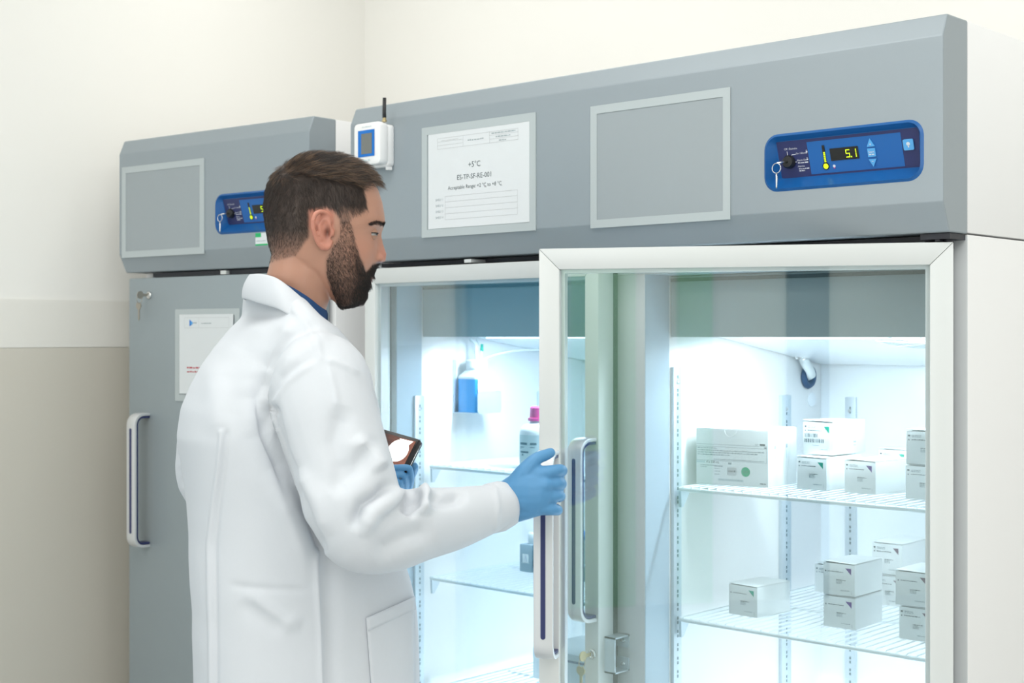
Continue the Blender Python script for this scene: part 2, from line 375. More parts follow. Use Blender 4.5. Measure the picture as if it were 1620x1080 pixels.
def keyset(name, label, loc, rz, style, parent_rot=0):
    """key sitting in a lock with a ring and a second key hanging below; local: lock face at origin, outward is -y"""
    e = empty(name, label, 'keys', loc, rz)
    m = {'chrome': 'chrome', 'nickel': 'nickel', 'brass': 'brass'}[style]
    if style == 'chrome':
        MB(m).tube([(0, -.0005, 0), (-.004, -.013, -.002), (-.008, -.020, -.004)], [.0022, .0022, .0015], 8).build('key', e, True)
        rg = MB(m).tube([(-.008+.0085*math.sin(t), -.021, -.0125+.0085*math.cos(t)) for t in np.linspace(0, 2*PI, 21)], .0009, 6, cap=False).build('key_ring', e, True)
        MB(m).tube([(-.0078, -.0213, -.0205), (-.0074, -.021, -.030), (-.0078, -.021, -.044), (-.0078, -.021, -.047)], [.0012, .0022, .0015, .0012], 6).build('key', e, True)
    else:
        kb = MB(m); kb.box((-.001, -.016, -.0035), (.001, -.0005, .0035)); kb.lathe([(.0001, -.0012), (.010, -.0012), (.010, .0012), (.0001, .0012)], (0, -.024, 0), 14, axis='x'); kb.build('key', e)
        rg = MB(m).tube([(0+.006*math.sin(t)*.3, -.027+.007*math.sin(t), -.012+.009*math.cos(t)) for t in np.linspace(0, 2*PI, 17)], .0007, 6, cap=False).build('key_ring', e, True)
        k2 = MB(m)
        k2.prism([(a-.003, -.027, b) for a, b in ((-.008, -.020), (.006, -.020), (.010, -.026), (.009, -.032), (.003, -.038), (.003, -.062), (0, -.066), (-.003, -.062), (-.003, -.038), (-.010, -.032), (-.011, -.026))], (0, .0018, 0))
        k2.build('key', e)
    return e

def lock_cylinder(parent, x, y, z, name='lock'):
    return MB('chrome').lathe([(.010, 0), (.010, -.003), (.0075, -.0045), (.006, -.0045), (.006, -.0035), (.0001, -.0035)], (x, y, z), 20, axis='y').build(name, parent, True)

def d_handle(parent, x0, x1, y0, z0, z1, proj=.050):
    """D handle: silver outer band with a dark blue slot, navy lining; door face at y0, standing out to y0-proj"""
    def path(off):
        r = .030-off; yo = y0-proj+off; a, b = z0+off, z1-off
        P = [(y0, a)]
        for i in range(7):
            t = PI/2*i/6; P.append((yo+r-r*math.sin(t), a+r-r*math.cos(t)))
        for i in range(7):
            t = PI/2*i/6; P.append((yo+r-r*math.cos(t), b-r+r*math.sin(t)))
        P.append((y0, b)); return P
    def shell(oa, ob, xa, xb, m, name):
        A, B = path(oa), path(ob); n = len(A); V = []; F = []
        for x in (xa, xb): V += [(x, y, z) for y, z in A]+[(x, y, z) for y, z in B]
        for i in range(n-1):
            F += [(i, i+1, 2*n+i+1, 2*n+i), (n+i+1, n+i, 3*n+i, 3*n+i+1), (i+1, i, n+i, n+i+1), (2*n+i, 2*n+i+1, 3*n+i+1, 3*n+i)]
        F += [(0, 2*n, 3*n, n), (n-1, 2*n-1, 4*n-1, 3*n-1)]
        mb = MB(m).add(V, F); return mb.build(name, parent, bevel=.0012)
    h = shell(0, .007, x0, x1, 'alu2', 'handle')
    lin = shell(.0072, .013, x0+.002, x1-.002, 'navy', 'handle_lining')
    xm = (x0+x1)/2
    MB('navy').prism([(x, y0-proj-.0006, z) for x, z in rrect(xm-.0042, z0+.038, xm+.0042, z1-.038, .0041, 4)], (0, .002, 0)).build('handle_slot', parent)
    return h

# ------------------------------------------------------------------ the double glass-door refrigerator
W2 = 1.423
F2 = empty('refrigerator', 'wide two-door laboratory refrigerator with grey header, lit inside, its right glass door ajar', 'refrigerator')
mb = MB('white', 'greyd', 'liner')
def panel(name, a, b, front='greyd', inner='liner'):
    """a cabinet wall: front faces grey, the rest white enamel"""
    m = MB('white', 'front', 'liner'); m.box(a, b); o = m.build(name, F2, bevel=.002)
    for p in o.data.polygons:
        if p.normal.y < -.5: p.material_index = 1
    return o
panel('side_panel', (-.055, 0, .13), (0, .76, 1.664)); panel('side_panel', (-W2, 0, .13), (-W2+.058, .76, 1.664))
panel('partition', (-.729, 0, .25), (-.658, .655, 1.619)); 
for o, m_ in ((panel('back_panel', (-W2+.058, .655, .13), (-.055, .76, 1.664)), 2), (panel('bottom_panel', (-W2+.058, 0, .13), (-.055, .655, .25)), 0), (panel('top_panel', (-W2+.058, 0, 1.619), (-.055, .655, 1.664)), 0)):
    for p in o.data.polygons:
        if m_ == 2: p.material_index = 2
MB('white').box((-W2, 0.0005, 1.667), (0, .76, 2.0105)).build('machine_housing', F2, bevel=.0015)
for fx in (-.06, -W2+.06):
    for fy_ in (.06, .70): MB('dark').lathe([(.025, 0), (.025, .01), (.012, .02), (.012, .13)], (fx, fy_, 0), 14).build('foot', F2)
header(W2, F2)
kc = control_panel(F2)
keyset('key_set', 'silver keys hanging from the black key switch in the right-hand blue control panel', (kc[0], kc[1]-.009, kc[2]), 0, 'chrome')
# inside: side liners already white; air duct covers, drip pans, light strips, shelf strips
def compartment(x0, x1, right):
    MB('duct').box((x0+.002, .082, 1.497), (x1-.002, .090, 1.617)).build('duct_cover', F2, bevel=.0015)
    MB('seal').box((x0+.004, .0795, 1.606), (x1-.004, .0818, 1.613)).build('duct_shade_gap', F2)  # dark strip stands in for the shaded gap under the top lip
    pan = MB('liner'); pan.prism([(x0+.002, .092, 1.500), (x0+.002, .23, 1.500), (x0+.002, .650, 1.435), (x0+.002, .650, 1.447), (x0+.002, .23, 1.512), (x0+.002, .092, 1.512)], (x1-x0-.004, 0, 0)); pan.build('drip_pan', F2)
    MB('strip').box((x0+.10, .190, 1.4935), (x1-.10, .210, 1.4995)).build('light_strip', F2)
    def strip(xx, yy, axis, ztop, wd):
        t = .008
        if axis == 'x': a, b = (xx, yy, .27), (xx+t, yy+wd, ztop)
        else: a, b = (xx, yy-t, .27), (xx+wd, yy, ztop)
        o = MB('zinc').box(a, b).build('shelf_strip', F2, bevel=.001)
        sl = MB('slot'); z = .32
        while z < ztop-.02:
            for dz in (0, .009):
                if axis == 'x': sl.box((xx+t-.001, yy+wd/2-.002, z+dz), (xx+t+.0003, yy+wd/2+.002, z+dz+.006))
                else: sl.box((xx+wd/2-.002, yy-t-.0003, z+dz), (xx+wd/2+.002, yy-t+.001, z+dz+.006))
            z += .0265
        sl.build('slot_row', o)
        MB('chrome').lathe([(.004, 0), (.004, .002), (.0001, .003)], (xx+t if axis == 'x' else xx+wd/2, yy+wd/2 if axis == 'x' else yy-t-.003, ztop-.03), 8, axis='x' if axis == 'x' else 'y').build('screw', o)
    if right:
        strip(x0, .084, 'x', 1.438, .026); strip(x0, .478, 'x', 1.370, .038); strip(-.593, .655, 'y', 1.363, .026); strip(-.11, .655, 'y', 1.363, .026)
    else:
        strip(x0, .052, 'x', 1.362, .028); strip(x0, .478, 'x', 1.36, .038); strip(-1.30, .655, 'y', 1.36, .026); strip(-.80, .655, 'y', 1.36, .026)
for x0, x1 in ((-.658, -.055), (-1.365, -.729)):
    for a, b in (((x0, .001, .25), (x0+.0012, .078, 1.619)), ((x1-.0012, .001, .25), (x1, .078, 1.619)), ((x0+.0012, .001, 1.6178), (x1-.0012, .078, 1.619))):
        MB('lip_shade').box(a, b).build('lip_shade_strip', F2)  # bluish colour paints the shade of the unlit lip round the opening
compartment(-.658, -.055, True); compartment(-1.365, -.729, False)
# fan guard, drain hose, ring and wall plug in the right compartment
fg = MB('wire')
for r in (.02, .04, .06, .08, .095): fg.tube([(-.20+r*math.cos(t), .26+r*math.sin(t), 1.488-.155*(r*math.sin(t))) for t in np.linspace(0, 2*PI, 25)], .0014, 5, cap=False)
for a in range(4):
    t = a*PI/4+.3; fg.tube([(-.20+.095*math.cos(t), .26+.095*math.sin(t), 1.486-.0147*math.sin(t)), (-.20-.095*math.cos(t), .26-.095*math.sin(t), 1.486+.0147*math.sin(t))], .0014, 5)
fg.build('fan_guard', F2, True)
hose = []
hp_ = [(-.640, .548, 1.462), (-.640, .548, 1.452), (-.636, .552, 1.438), (-.634, .566, 1.424), (-.640, .582, 1.414), (-.655, .592, 1.410)]
hs = MB('tubew', 'chrome').tube(hp_, .0105, 10)
for i in range(9):
    t = i/8; a = Vector(hp_[1]).lerp(Vector(hp_[2]), min(1, t*2)) if t < .5 else Vector(hp_[2]).lerp(Vector(hp_[3]), (t-.5)*2)
    hs.lathe([(.0105, -.001), (.0122, 0), (.0105, .001)], a, 10)
hs.lathe([(.0135, 0), (.0135, .010)], (-.640, .548, 1.447), 14, 1); hs.box((-.652, .530, 1.449), (-.646, .542, 1.456), 1)
hs.build('drain_hose', F2, True)
MB('grommet').lathe([(.012, .0), (.026, .0), (.028, .004), (.024, .010), (.014, .010), (.012, .004)], (-.6578, .594, 1.409), 22, axis='x').build('rubber_ring', F2, True)
MB('liner').lathe([(.0001, 0), (.016, 0), (.016, .003), (.0001, .004)], (-.658, .612, 1.357), 20, axis='x').build('wall_plug', F2)
# latch bracket on the mullion
lb = MB('zinc')
lb.box((-.733, -.046, .847), (-.695, -.043, .917)); lb.box((-.733, -.046, .914), (-.695, 0, .917)); lb.box((-.733, -.046, .847), (-.695, 0, .850))
lb.box((-.733, -.003, .892), (-.695, 0, .917)); lb.box((-.733, -.003, .847), (-.695, 0, .872))
o = lb.build('latch_bracket', F2)
for z in (.905, .859): MB('chrome').ball((-.708, -.004, z), (.0055, .003, .004)).build('screw', o, True)
# hinge at the upper right, top stop by the left door
hg = MB('dark', 'greyd'); hg.box((-.055, -.055, 1.655), (-.004, 0, 1.664)); hg.lathe([(.008, 1.640), (.008, 1.660)], (-.018, -.030, 0), 12); hg.box((-.032, -.05, 1.652), (-.024, -.03, 1.660)); hg.box((-.5, -.03, 1.651), (-.06, -.002, 1.6535), 1); hg.build('hinge', F2)
MB('alu').box((-1.085, -.064, 1.6535), (-1.065, -.02, 1.6605)).build('door_stop', F2)
MB('dark').box((-W2+.03, -.02, 1.6545), (-.03, -.0, 1.663)).build('gap_seal', F2)

def glass_door(name, wd, fw, gm, lbl, ang, loc, mirror):
    """framed glass door; hinge-side front corner at the origin, free end along -x (or +x when mirrored), front at y=0"""
    sg = 1 if mirror else -1
    z0, z1, t = .17, 1.650, .046
    d = MB('alu')
    def quad(a, b, c, e):                       # mitred profile
        d.prism([(sg*x, 0, z) for x, z in (a, b, c, e)], (0, t, 0))
    g = .0006
    quad((0, z1), (fw, z1-fw), (wd-fw, z1-fw), (wd, z1))
    quad((0, z0), (wd, z0), (wd-fw, z0+fw), (fw, z0+fw))
    quad((0, z1-g), (0, z0+g), (fw, z0+fw+g), (fw, z1-fw-g)); quad((wd, z1-g), (wd-fw, z1-fw-g), (wd-fw, z0+fw+g), (wd, z0+g))
    D = d.build('door', F2, bevel=.0012); D.location = loc; D.rotation_euler = (0, 0, ang)
    lab(D, lbl)
    xa, xb = sorted((sg*(fw-.004), sg*(wd-fw+.004)))
    for yy in (.008, .034):
        MB(gm).box((xa, yy, z0+fw-.004), (xb, yy+.004, z1-fw+.004)).build('glass_pane', D)
    sp = MB('alu2')
    for a in (xa+.004, xb-.011): sp.box((a, .0125, z0+fw-.002), (a+.007, .0335, z1-fw+.002))
    sp.box((xa+.011, .0125, z1-fw-.006), (xb-.011, .0335, z1-fw+.002)); sp.build('spacer_bar', D)
    gk = MB('seal'); xa, xb = sorted((sg*.004, sg*(wd-.004)))
    for a, b in (((xa, z0+.006), (xb, z0+.022)), ((xa, z1-.022), (xb, z1-.006)), ((xa, z0+.022), (xa+.014, z1-.022)), ((xb-.014, z0+.022), (xb, z1-.022))):
        gk.box((a[0], t+.0003, a[1]), (b[0], t+.0183, b[1]))
    gk.build('gasket', D)
    return D
DL = glass_door('door', .679, .034, 'glassL', 'closed left glass door with pale aluminium frame', 0, (-1.399, -.065, 0), True)
d_handle(DL, .679-.037, .679-.003, 0, .948, 1.303)
lock_cylinder(DL, .664, 0, .884)
OPEN = math.radians(27.2)
DR = glass_door('door', .685, .036, 'glassR', 'right glass door standing ajar, pale aluminium frame', OPEN, (-.003, -.045, 0), False)
d_handle(DR, -.685+.003, -.685+.037, 0, .948, 1.303)
keyset('key_set', 'brassy keys in the lock of the left glass door, seen through the open door', (-.735, -.0695, .884), 0, 'brass')

# wire shelves
wire_me = None
def shelf(x0, x1, z, lbl):
    e = empty('wire_shelf', lbl, 'shelf', (x0, .08, z-.004), 0, 'wire shelves in the refrigerator')
    L = .53; wd = x1-x0
    fr = MB('wire').tube([(0.004, .006, -.003), (.02, .001, -.003), (wd-.02, .001, -.003), (wd-.004, .006, -.003), (wd-.004, L-.006, -.003), (wd-.02, L, -.003), (.02, L, -.003), (.004, L-.006, -.003), (.004, .006, -.003)], .0042, 8, cap=False)
    fr.tube([(.004, L*.5, -.006), (wd-.004, L*.5, -.006)], .003, 6)
    fr.build('shelf_frame', e, True)
    global wire_me
    if wire_me is None:
        o = MB('wire').tube([(0, -.0005, -.0005), (0, .003, .0023), (0, L-.003, .0023), (0, L, -.0005)], .0017, 6).build('wire', e, True); wire_me = o.data
    else:
        o = bpy.data.objects.new('wire', wire_me); COL.objects.link(o); o.parent = e
    n = int((wd-.03)/.019); ws = [o]
    for i in range(1, n): 
        c = bpy.data.objects.new('wire', wire_me); COL.objects.link(c); c.parent = e; ws.append(c)
    for i, c in enumerate(ws): c.location = (.015+i*(wd-.03)/(n-1), 0, 0)
    br = [(-.001, .000), (.012, .018)]
    for bx in (-.003, wd-.003):
        MB('zinc').prism([(bx, .010, -.008), (bx, .042, -.008), (bx, .018, -.040), (bx, .012, -.040)], (.006, 0, 0)).build('bracket', e)
    return e
for x0, x1, nm in ((-1.345, -.745, 'left'), (-.640, -.075, 'right')):
    for z, k in ((1.206, 'upper'), (.950, 'middle'), (.694, 'lowest')):
        shelf(x0, x1, z, {'upper': 'white wire shelf at top of the %s compartment' % nm, 'middle': 'white wire shelf below the top one in the %s compartment' % nm, 'lowest': 'third white wire shelf down in the %s compartment' % nm}[k])

# ------------------------------------------------------------------ the single-door unit on the left
A1 = math.radians(4.62)
F1 = empty('refrigerator', 'narrower refrigerator with a solid grey door, behind the man at left', 'refrigerator', (-1.571, -.004, 0), A1)
W1 = .713
o = MB('white').box((-W1, 0, .13), (0, .76, 1.664)).build('cabinet_body', F1, bevel=.002)
for p in o.data.polygons:
    if p.normal.y < -.5: pass
MB('white').box((-W1, .0005, 1.667), (0, .76, 2.0105)).build('machine_housing', F1, bevel=.0015)
for fx in (-.06, -W1+.06):
    for fy_ in (.06, .70): MB('dark').lathe([(.025, 0), (.025, .01), (.012, .02), (.012, .13)], (fx, fy_, 0), 14).build('foot', F1)
bpy.context.view_layer.update()
header(W1, F1)
kc1 = control_panel(F1)
D1 = MB('greyd').box((-.701, -.065, .17), (-.008, -.012, 1.650)).build('door', F1, bevel=.003)
MB('seal').box((-.69, -.0118, .18), (-.02, -.001, 1.64)).build('gasket', D1)
MB('dark').box((-.62, -.05, 1.6515), (-.03, -.002, 1.6625)).build('gap_seal', F1)
MB('alu').box((-.34, -.062, 1.652), (-.32, -.02, 1.661)).build('door_stop', F1)
d_handle(D1, -.645, -.611, -.065, .953, 1.300)
lock_cylinder(D1, -.616, -.065, 1.605)
R1 = Matrix.Rotation(A1, 4, 'Z'); T1 = Matrix.Translation((-1.571, -.004, 0)) @ R1
def at1(x, y, z): return tuple(T1 @ Vector((x, y, z)))
keyset('key_set', 'silver keys hanging from the key switch of the left, partly hidden control panel', at1(kc1[0], kc1[1]-.009, kc1[2]), A1, 'chrome')
keyset('key_set', 'dull keys in the lock at the top of the solid grey door', at1(-.616, -.0695, 1.605), A1, 'nickel')

# ------------------------------------------------------------------ frames, notices, sticker, data logger
def holder(label, loc, rz, wd, ht, bw, group=None):
    e = empty('document_holder', label, 'document holder', loc, rz)
    fr = MB('holder')
    fr.box((0, -.002, 0), (wd, 0, bw)); fr.box((0, -.002, ht-bw), (wd, 0, ht)); fr.box((0, -.002, bw), (bw, 0, ht-bw)); fr.box((wd-bw, -.002, bw), (wd, 0, ht-bw))
    fr.build('frame', e)
    MB('film').box((bw, -.0007, bw), (wd-bw, -.0001, ht-bw)).build('backing', e)
    return e
YH = -.0871
holder('empty grey document frame on the wide header, between notice and blue panel', (-.720, YH, 1.7055), 0, .320, .2335, .0155)
holder('grey document frame around the +5°C notice', (-1.188, YH, 1.709), 0, .327, .2345, .0165)
holder('empty grey document frame on the narrow left header', at1(-.699, YH, 1.703), A1, .329, .2365, .0165)
holder('grey upright document frame on the solid left door', at1(-.509, -.0651, 1.334), A1, .245, .233, .0165)

pw, ph = .290, .2025
e = MB('paper').box((0, -.0008, 0), (pw, 0, ph)).build('notice_sheet'); e.location = (-1.168, YH-.0008, 1.7265)
tag(e, 'white printed notice reading +5°C on the wide header', 'notice')
P = Print((0, -.0008, 0), (1, 0, 0), (0, 0, 1), .0003)
P.text('+5°C', .137, .1225, .0165, 'ink').text('ES-TP-SF-RE-001', .137, .0985, .0148, 'ink').text('Acceptable Range: +2 °C to +8 °C', .137, .0795, .0110, 'ink')
P.rect(.166, .078, .172, .0785, 'ink').rect(.210, .078, .216, .0785, 'ink')
P.build('headline_print', e)
P = Print((0, -.0008, 0), (1, 0, 0), (0, 0, 1), .0003)
t = .0006
P.frame(.028, .167, .260, .190, t, 'rule').rect(.104, .167, .104+t, .190, 'rule').rect(.180, .167, .180+t, .190, 'rule')
for b in (.1745, .182): P.rect(.028, b, .104, b+t, 'rule').rect(.180, b, .260, b+t, 'rule')
P.dashes(.118, .1772, .045, .0028, 'ink2').dashes(.186, .1850, .066, .0024, 'ink2').dashes(.198, .1772, .040, .0026, 'ink2').dashes(.207, .1692, .020, .0026, 'ink2')
P.dashes(.04, .184, .05, .001, 'rule')
P.frame(.051, .017, .258, .0665, t, 'rule')
for i in range(4):
    b = .017+i*.0125
    if i: P.rect(.051, b, .258, b+t, 'rule')
    P.text('SHELF %d' % (4-i), .034, b+.0035, .0068, 'ink2')
P.build('table_print', e)

e = MB('paper').box((0, -.0008, 0), (.205, 0, .200)).build('notice_sheet'); e.location = at1(-.490, -.0680, 1.3535); e.rotation_euler = (0, 0, A1)
tag(e, 'white printed sheet on the solid left door, half hidden by the man', 'notice')
P = Print((0, -.0008, 0), (1, 0, 0), (0, 0, 1), .0003)
P.frame(.02, .166, .19, .192, t, 'rule').rect(.075, .166, .0756, .192, 'rule')
P.poly([(.040, .170), (.046, .172), (.049, .178), (.046, .184), (.040, .187)], 'lcdblue').circle(.049, .178, .004, 'ltblue', l=.0002).dashes(.055, .177, .013, .0028, 'ink2').dashes(.085, .176, .04, .0025, 'ink2')
P.dashes(.03, .064, .05, .004, 'redink').dashes(.03, .054, .05, .004, 'redink')
P.build('sheet_print', e)

e = MB('paper').box((0, -.0006, 0), (.044, 0, .030)).build('sticker'); e.location = at1(-.183, YH, 1.715); e.rotation_euler = (0, 0, A1)
tag(e, 'small white and green sticker under the left blue control panel', 'sticker')
P = Print((0, -.0006, 0), (1, 0, 0), (0, 0, 1), .0002).rect(0, .020, .020, .030, 'sticker').rect(0, 0, .044, .004, 'sticker').dashes(.004, .010, .032, .002, 'ink2')
P.build('sticker_print', e)

dl = empty('data_logger', 'small white wireless temperature logger with blue-framed screen and black aerial', 'data logger', (-1.361, -.0872, 1.868))
lw, lh = .085, .096
rb = MB('white').prism([(x, -.018, z) for x, z in rrect(.002, 0, lw-.001, lh-.004, .008, 3)], (0, .018, 0)).build('back_case', dl, bevel=.002)
MB('white').prism([(x, -.043, z) for x, z in rrect(0, .004, lw, lh, .010, 4)], (0, .024, 0)).build('front_case', dl, bevel=.003)
Print((0, -.0435, 0), (1, 0, 0), (0, 0, 1)).rect(.015, .022, .069, .080, 'lcdblue').build('screen_bezel', dl)
Print((0, -.044, 0), (1, 0, 0), (0, 0, 1)).rect(.026, .028, .061, .0725, 'lcd').build('screen', dl)
Print((0, -.0435, 0), (1, 0, 0), (0, 0, 1)).dashes(.03, .012, .024, .004, 'label').dashes(.028, .086, .03, .002, 'label').build('case_print', dl)
MB('brass').lathe([(.0055, 0), (.0055, .004), (.004, .005), (.004, .010)], (.079, -.024, lh), 12).build('aerial_socket', dl)
MB('black').tube([(.079, -.024, lh+.009), (.079, -.0245, lh+.022), (.0815, -.026, lh+.052)], [.0045, .0042, .0040], 10).build('aerial', dl, True)
MB('white').box((.074, -.016, -.007), (.082, -.004, 0)).build('mounting_tab', dl)

# ------------------------------------------------------------------ cartons on the shelves
def carton(label, loc, rz, wd, ht, dp, mark, kind='small', lid=True, group=None, seed=0):
    e = empty('carton', label, 'box', loc, rz, group)
    b = MB('card').box((0, 0, 0), (wd, dp, ht-.0012)).build('box_body', e, bevel=.0008)
    r = random.Random(seed)
    lf = r.uniform(.0012, .003) if lid else .0004
    MB('card').add([(0.0005, -.0005, ht+lf), (wd-.0005, -.0005, ht+lf*.25), (wd-.0005, dp, ht), (.0005, dp, ht), (.0005, -.0005, ht-.0008+lf), (wd-.0005, -.0005, ht-.0008+lf*.25), (wd-.0005, dp, ht-.0008), (.0005, dp, ht-.0008)],
        [(0,1,2,3), (4,7,6,5), (0,4,5,1), (1,5,6,2), (2,6,7,3), (3,7,4,0)]).build('top_flap', e)
    P = Print((0, 0, 0), (1, 0, 0), (0, 0, 1), .0006)
    P.poly([(wd*.70, ht*.86), (wd*.885, ht*.86), (wd*.885, ht*.66)], mark); P.build('corner_mark', e)
    P = Print((0, 0, 0), (1, 0, 0), (0, 0, 1), .0006)
    i2 = 'ink2'
    if kind != 'plain': P.rect(wd*.06, ht*.82, wd*.12, ht*.87, 'ink').dashes(wd*.17, ht*.84, wd*.27, .0016, i2, seed).dashes(wd*.17, ht*.80, wd*.27, .0014, i2, seed)
    P.rect(wd*.07, ht*.70, wd*.10, ht*.74, 'ink').dashes(wd*.16, ht*.715, wd*.48, .0014, 'ink', seed+1)
    if kind == 'barcode':
        for bz, bw in ((.52, .45), (.36, .66)):
            x = wd*.06
            while x < wd*(.06+bw):
                q = r.choice((.0008, .0016, .0022)); P.rect(x, ht*bz, x+q, ht*(bz+.11), 'ink'); x += q+r.choice((.0008, .0014, .002))
        P.dashes(wd*.30, ht*.27, wd*.25, .0012, i2)
    else:
        for q in range(4): P.dashes(wd*.42, ht*(.47-.035*q), wd*(.30 if q == 0 else .18), .0013, 'ink' if q == 0 else i2, seed+q)
    P.dashes(wd*.56, ht*.15, wd*.28, .0016, i2, seed+5).rect(wd*.895, ht*.06, wd*.905, ht*.18, i2)
    P.build('front_print', e)
    if kind == 'barcode':
        P = Print((wd, 0, 0), (0, 1, 0), (0, 0, 1), .0006); c = dp*.66
        for s_ in (1, -1):
            P.poly([(c, ht*.74), (c+s_*.007, ht*.58), (c+s_*.0062, ht*.58), (c, ht*.72)][::s_], i2).poly([(c, ht*.42), (c+s_*.007, ht*.58), (c+s_*.0062, ht*.58), (c, ht*.44)][::-s_], i2)
        P.rect(c-.0004, ht*.52, c+.0004, ht*.64, i2).dashes(c-.006, ht*.33, .012, .003, i2).dashes(c-.005, ht*.24, .01, .0016, i2); P.build('side_print', e)
    P = Print((0, 0, ht+.0005), (1, 0, 0), (0, 1, 0), .0006)
    P.rect(wd*.3, dp*.25, wd*.62, dp*.5, 'label').rect(wd*.42, dp*.70, wd*.65, dp*.82, mark)
    return e
Z1, Z2 = 1.2062, .9502
def rad(a): return math.radians(a)
bw, bd, bh = .066, .112, .061
carton('small white carton with green corner mark, lower of two beside the large carton', (-.438, .194, Z1), rad(-2), bw, bh, .125, 'mint', seed=1)
carton('white carton with barcode label and green corner mark, stacked beside the large carton', (-.444, .226, Z1+bh+.003), rad(0), .0655, .064, .125, 'mint', 'barcode', seed=2)
carton('small white carton with purple corner mark, alone at the middle of the upper shelf', (-.337, .197, Z1), rad(-4), .0675, bh, .125, 'purple', seed=3)
carton('white carton with purple mark at right end of upper shelf, lower one', (-.203, .179, Z1), rad(3), bw, .0605, bd, 'purple', seed=4)
carton('white carton with purple mark at right end of upper shelf, upper one', (-.202, .180, Z1+.0625), rad(2.5), bw, .0605, bd, 'purple', seed=5)
carton('white carton with green lid edge, at the back of upper shelf behind the barcode carton', (-.42, .48, Z1), rad(-1), .066, .0605, bd, 'mint', seed=6)
carton('white carton at the back right of the upper shelf', (-.30, .50, Z1), rad(4), .066, .060, bd, 'purple', seed=7)
carton('lone white carton with green corner mark at left on the lower shelf', (-.577, .167, Z2), rad(-2.5), .0685, .060, .112, 'mint', 'plain', seed=8)
carton('white carton with purple mark, lower of the middle pair on the lower shelf', (-.376, .187, Z2), rad(2.5), .066, .060, bd, 'purple', 'plain', seed=9)
carton('white carton with purple mark, upper of the middle pair on the lower shelf', (-.376, .186, Z2+.062), rad(2), .066, .0605, bd, 'purple', 'plain', seed=10)
carton('white carton with dull mauve mark, lower of the right-hand pair on the lower shelf', (-.216, .180, Z2), rad(3), .063, .060, bd, 'mauve', seed=11)
carton('white carton with dull mauve mark, upper of the right-hand pair on the lower shelf', (-.222, .178, Z2+.062), rad(4), .066, .062, bd, 'mauve', 'plain', seed=12)
carton('white carton with mauve mark, lower one in the back stack on the lower shelf', (-.420, .455, Z2), rad(2), .066, .061, .135, 'mauve', seed=13)
carton('white carton with mauve mark, upper one in the back stack on the lower shelf', (-.422, .457, Z2+.063), rad(2), .066, .0635, .135, 'mauve', seed=14)
carton('white carton half hidden behind the middle pair on the lower shelf', (-.581, .498, Z2), rad(0), .066, .060, bd, 'mauve', seed=15)
# the large carton
e = empty('carton', 'large white carton with green dot and ruled text on the upper shelf', 'box', (-.638, .142, Z1), rad(8))
wd, ht, dp = .156, .109, .135
MB('card').box((0, 0, 0), (wd, dp, ht)).build('box_body', e, bevel=.001)
MB('card').box((.0006, .001, ht+.0003), (wd-.0006, dp, ht+.0014)).build('top_flap', e)
n = [(.076+.013*math.cos(t), ht-.001+.013*math.sin(t)) for t in np.linspace(PI, 2*PI, 13)]
tn = MB('white'); tn.tube([(a, -.0006, b) for a, b in n], .0007, 5); tn.build('thumb_notch', e)
P = Print((0, 0, 0), (1, 0, 0), (0, 0, 1), .0006); K = 'ink2'
P.rect(.001, .0785, .1535, .0792, K).text('REF', .132, .0800, .0050, K).dashes(.1385, .0803, .012, .0032, 'ink')
P.frame(.001, .0465, .1535, .0745, .0006, K).rect(.148, .074, .153, .0775, K)
P.dashes(.004, .0705, .042, .0018, K); P.dashes(.004, .0660, .144, .0019, K, 3); P.dashes(.004, .0618, .130, .0019, K, 4); P.dashes(.004, .0575, .070, .0019, K, 5); P.dashes(.040, .0487, .108, .0016, K, 6)
P.rect(.001, .0415, .020, .0455, 'label').text('4 x 138 mL', .023, .0418, .0062, 'ink', 'LEFT').rect(.071, .0405, .078, .0445, K)
P.dashes(.010, .0365, .050, .0014, K, 8).dashes(.041, .0350, .018, .0014, K).dashes(.041, .0310, .012, .0014, K, 9).dashes(.041, .0255, .012, .0014, K, 7).dashes(.041, .0195, .012, .0014, K, 2).dashes(.010, .0330, .014, .0013, K)
P.poly(rrect(.0685, .0195, .0885, .0345, .002, 3), 'rule').dashes(.071, .026, .015, .003, 'ink').circle(.1085, .0275, .0095, 'round_green').dashes(.102, .0285, .013, .0016, 'ink').dashes(.102, .0255, .013, .0016, 'ink')
P.rect(.049, .0075, .104, .0120, 'label').dashes(.051, .009, .051, .002, K).dashes(.139, .0052, .013, .0020, 'ink')
P.build('front_print', e)
P = Print((wd, 0, 0), (0, 1, 0), (0, 0, 1), .0006)
for a in (.032, .085):
    P.rect(a-.004, .072, a+.004, .080, K).rect(a-.003, .052, a+.003, .068, 'label')
    for q in range(3): P.rect(a+.008+q*.005, .035+q*.008, a+.0088+q*.005, .080, 'rule')
    P.rect(a-.014, .028, a-.0132, .055, 'rule')
P.build('side_print', e)

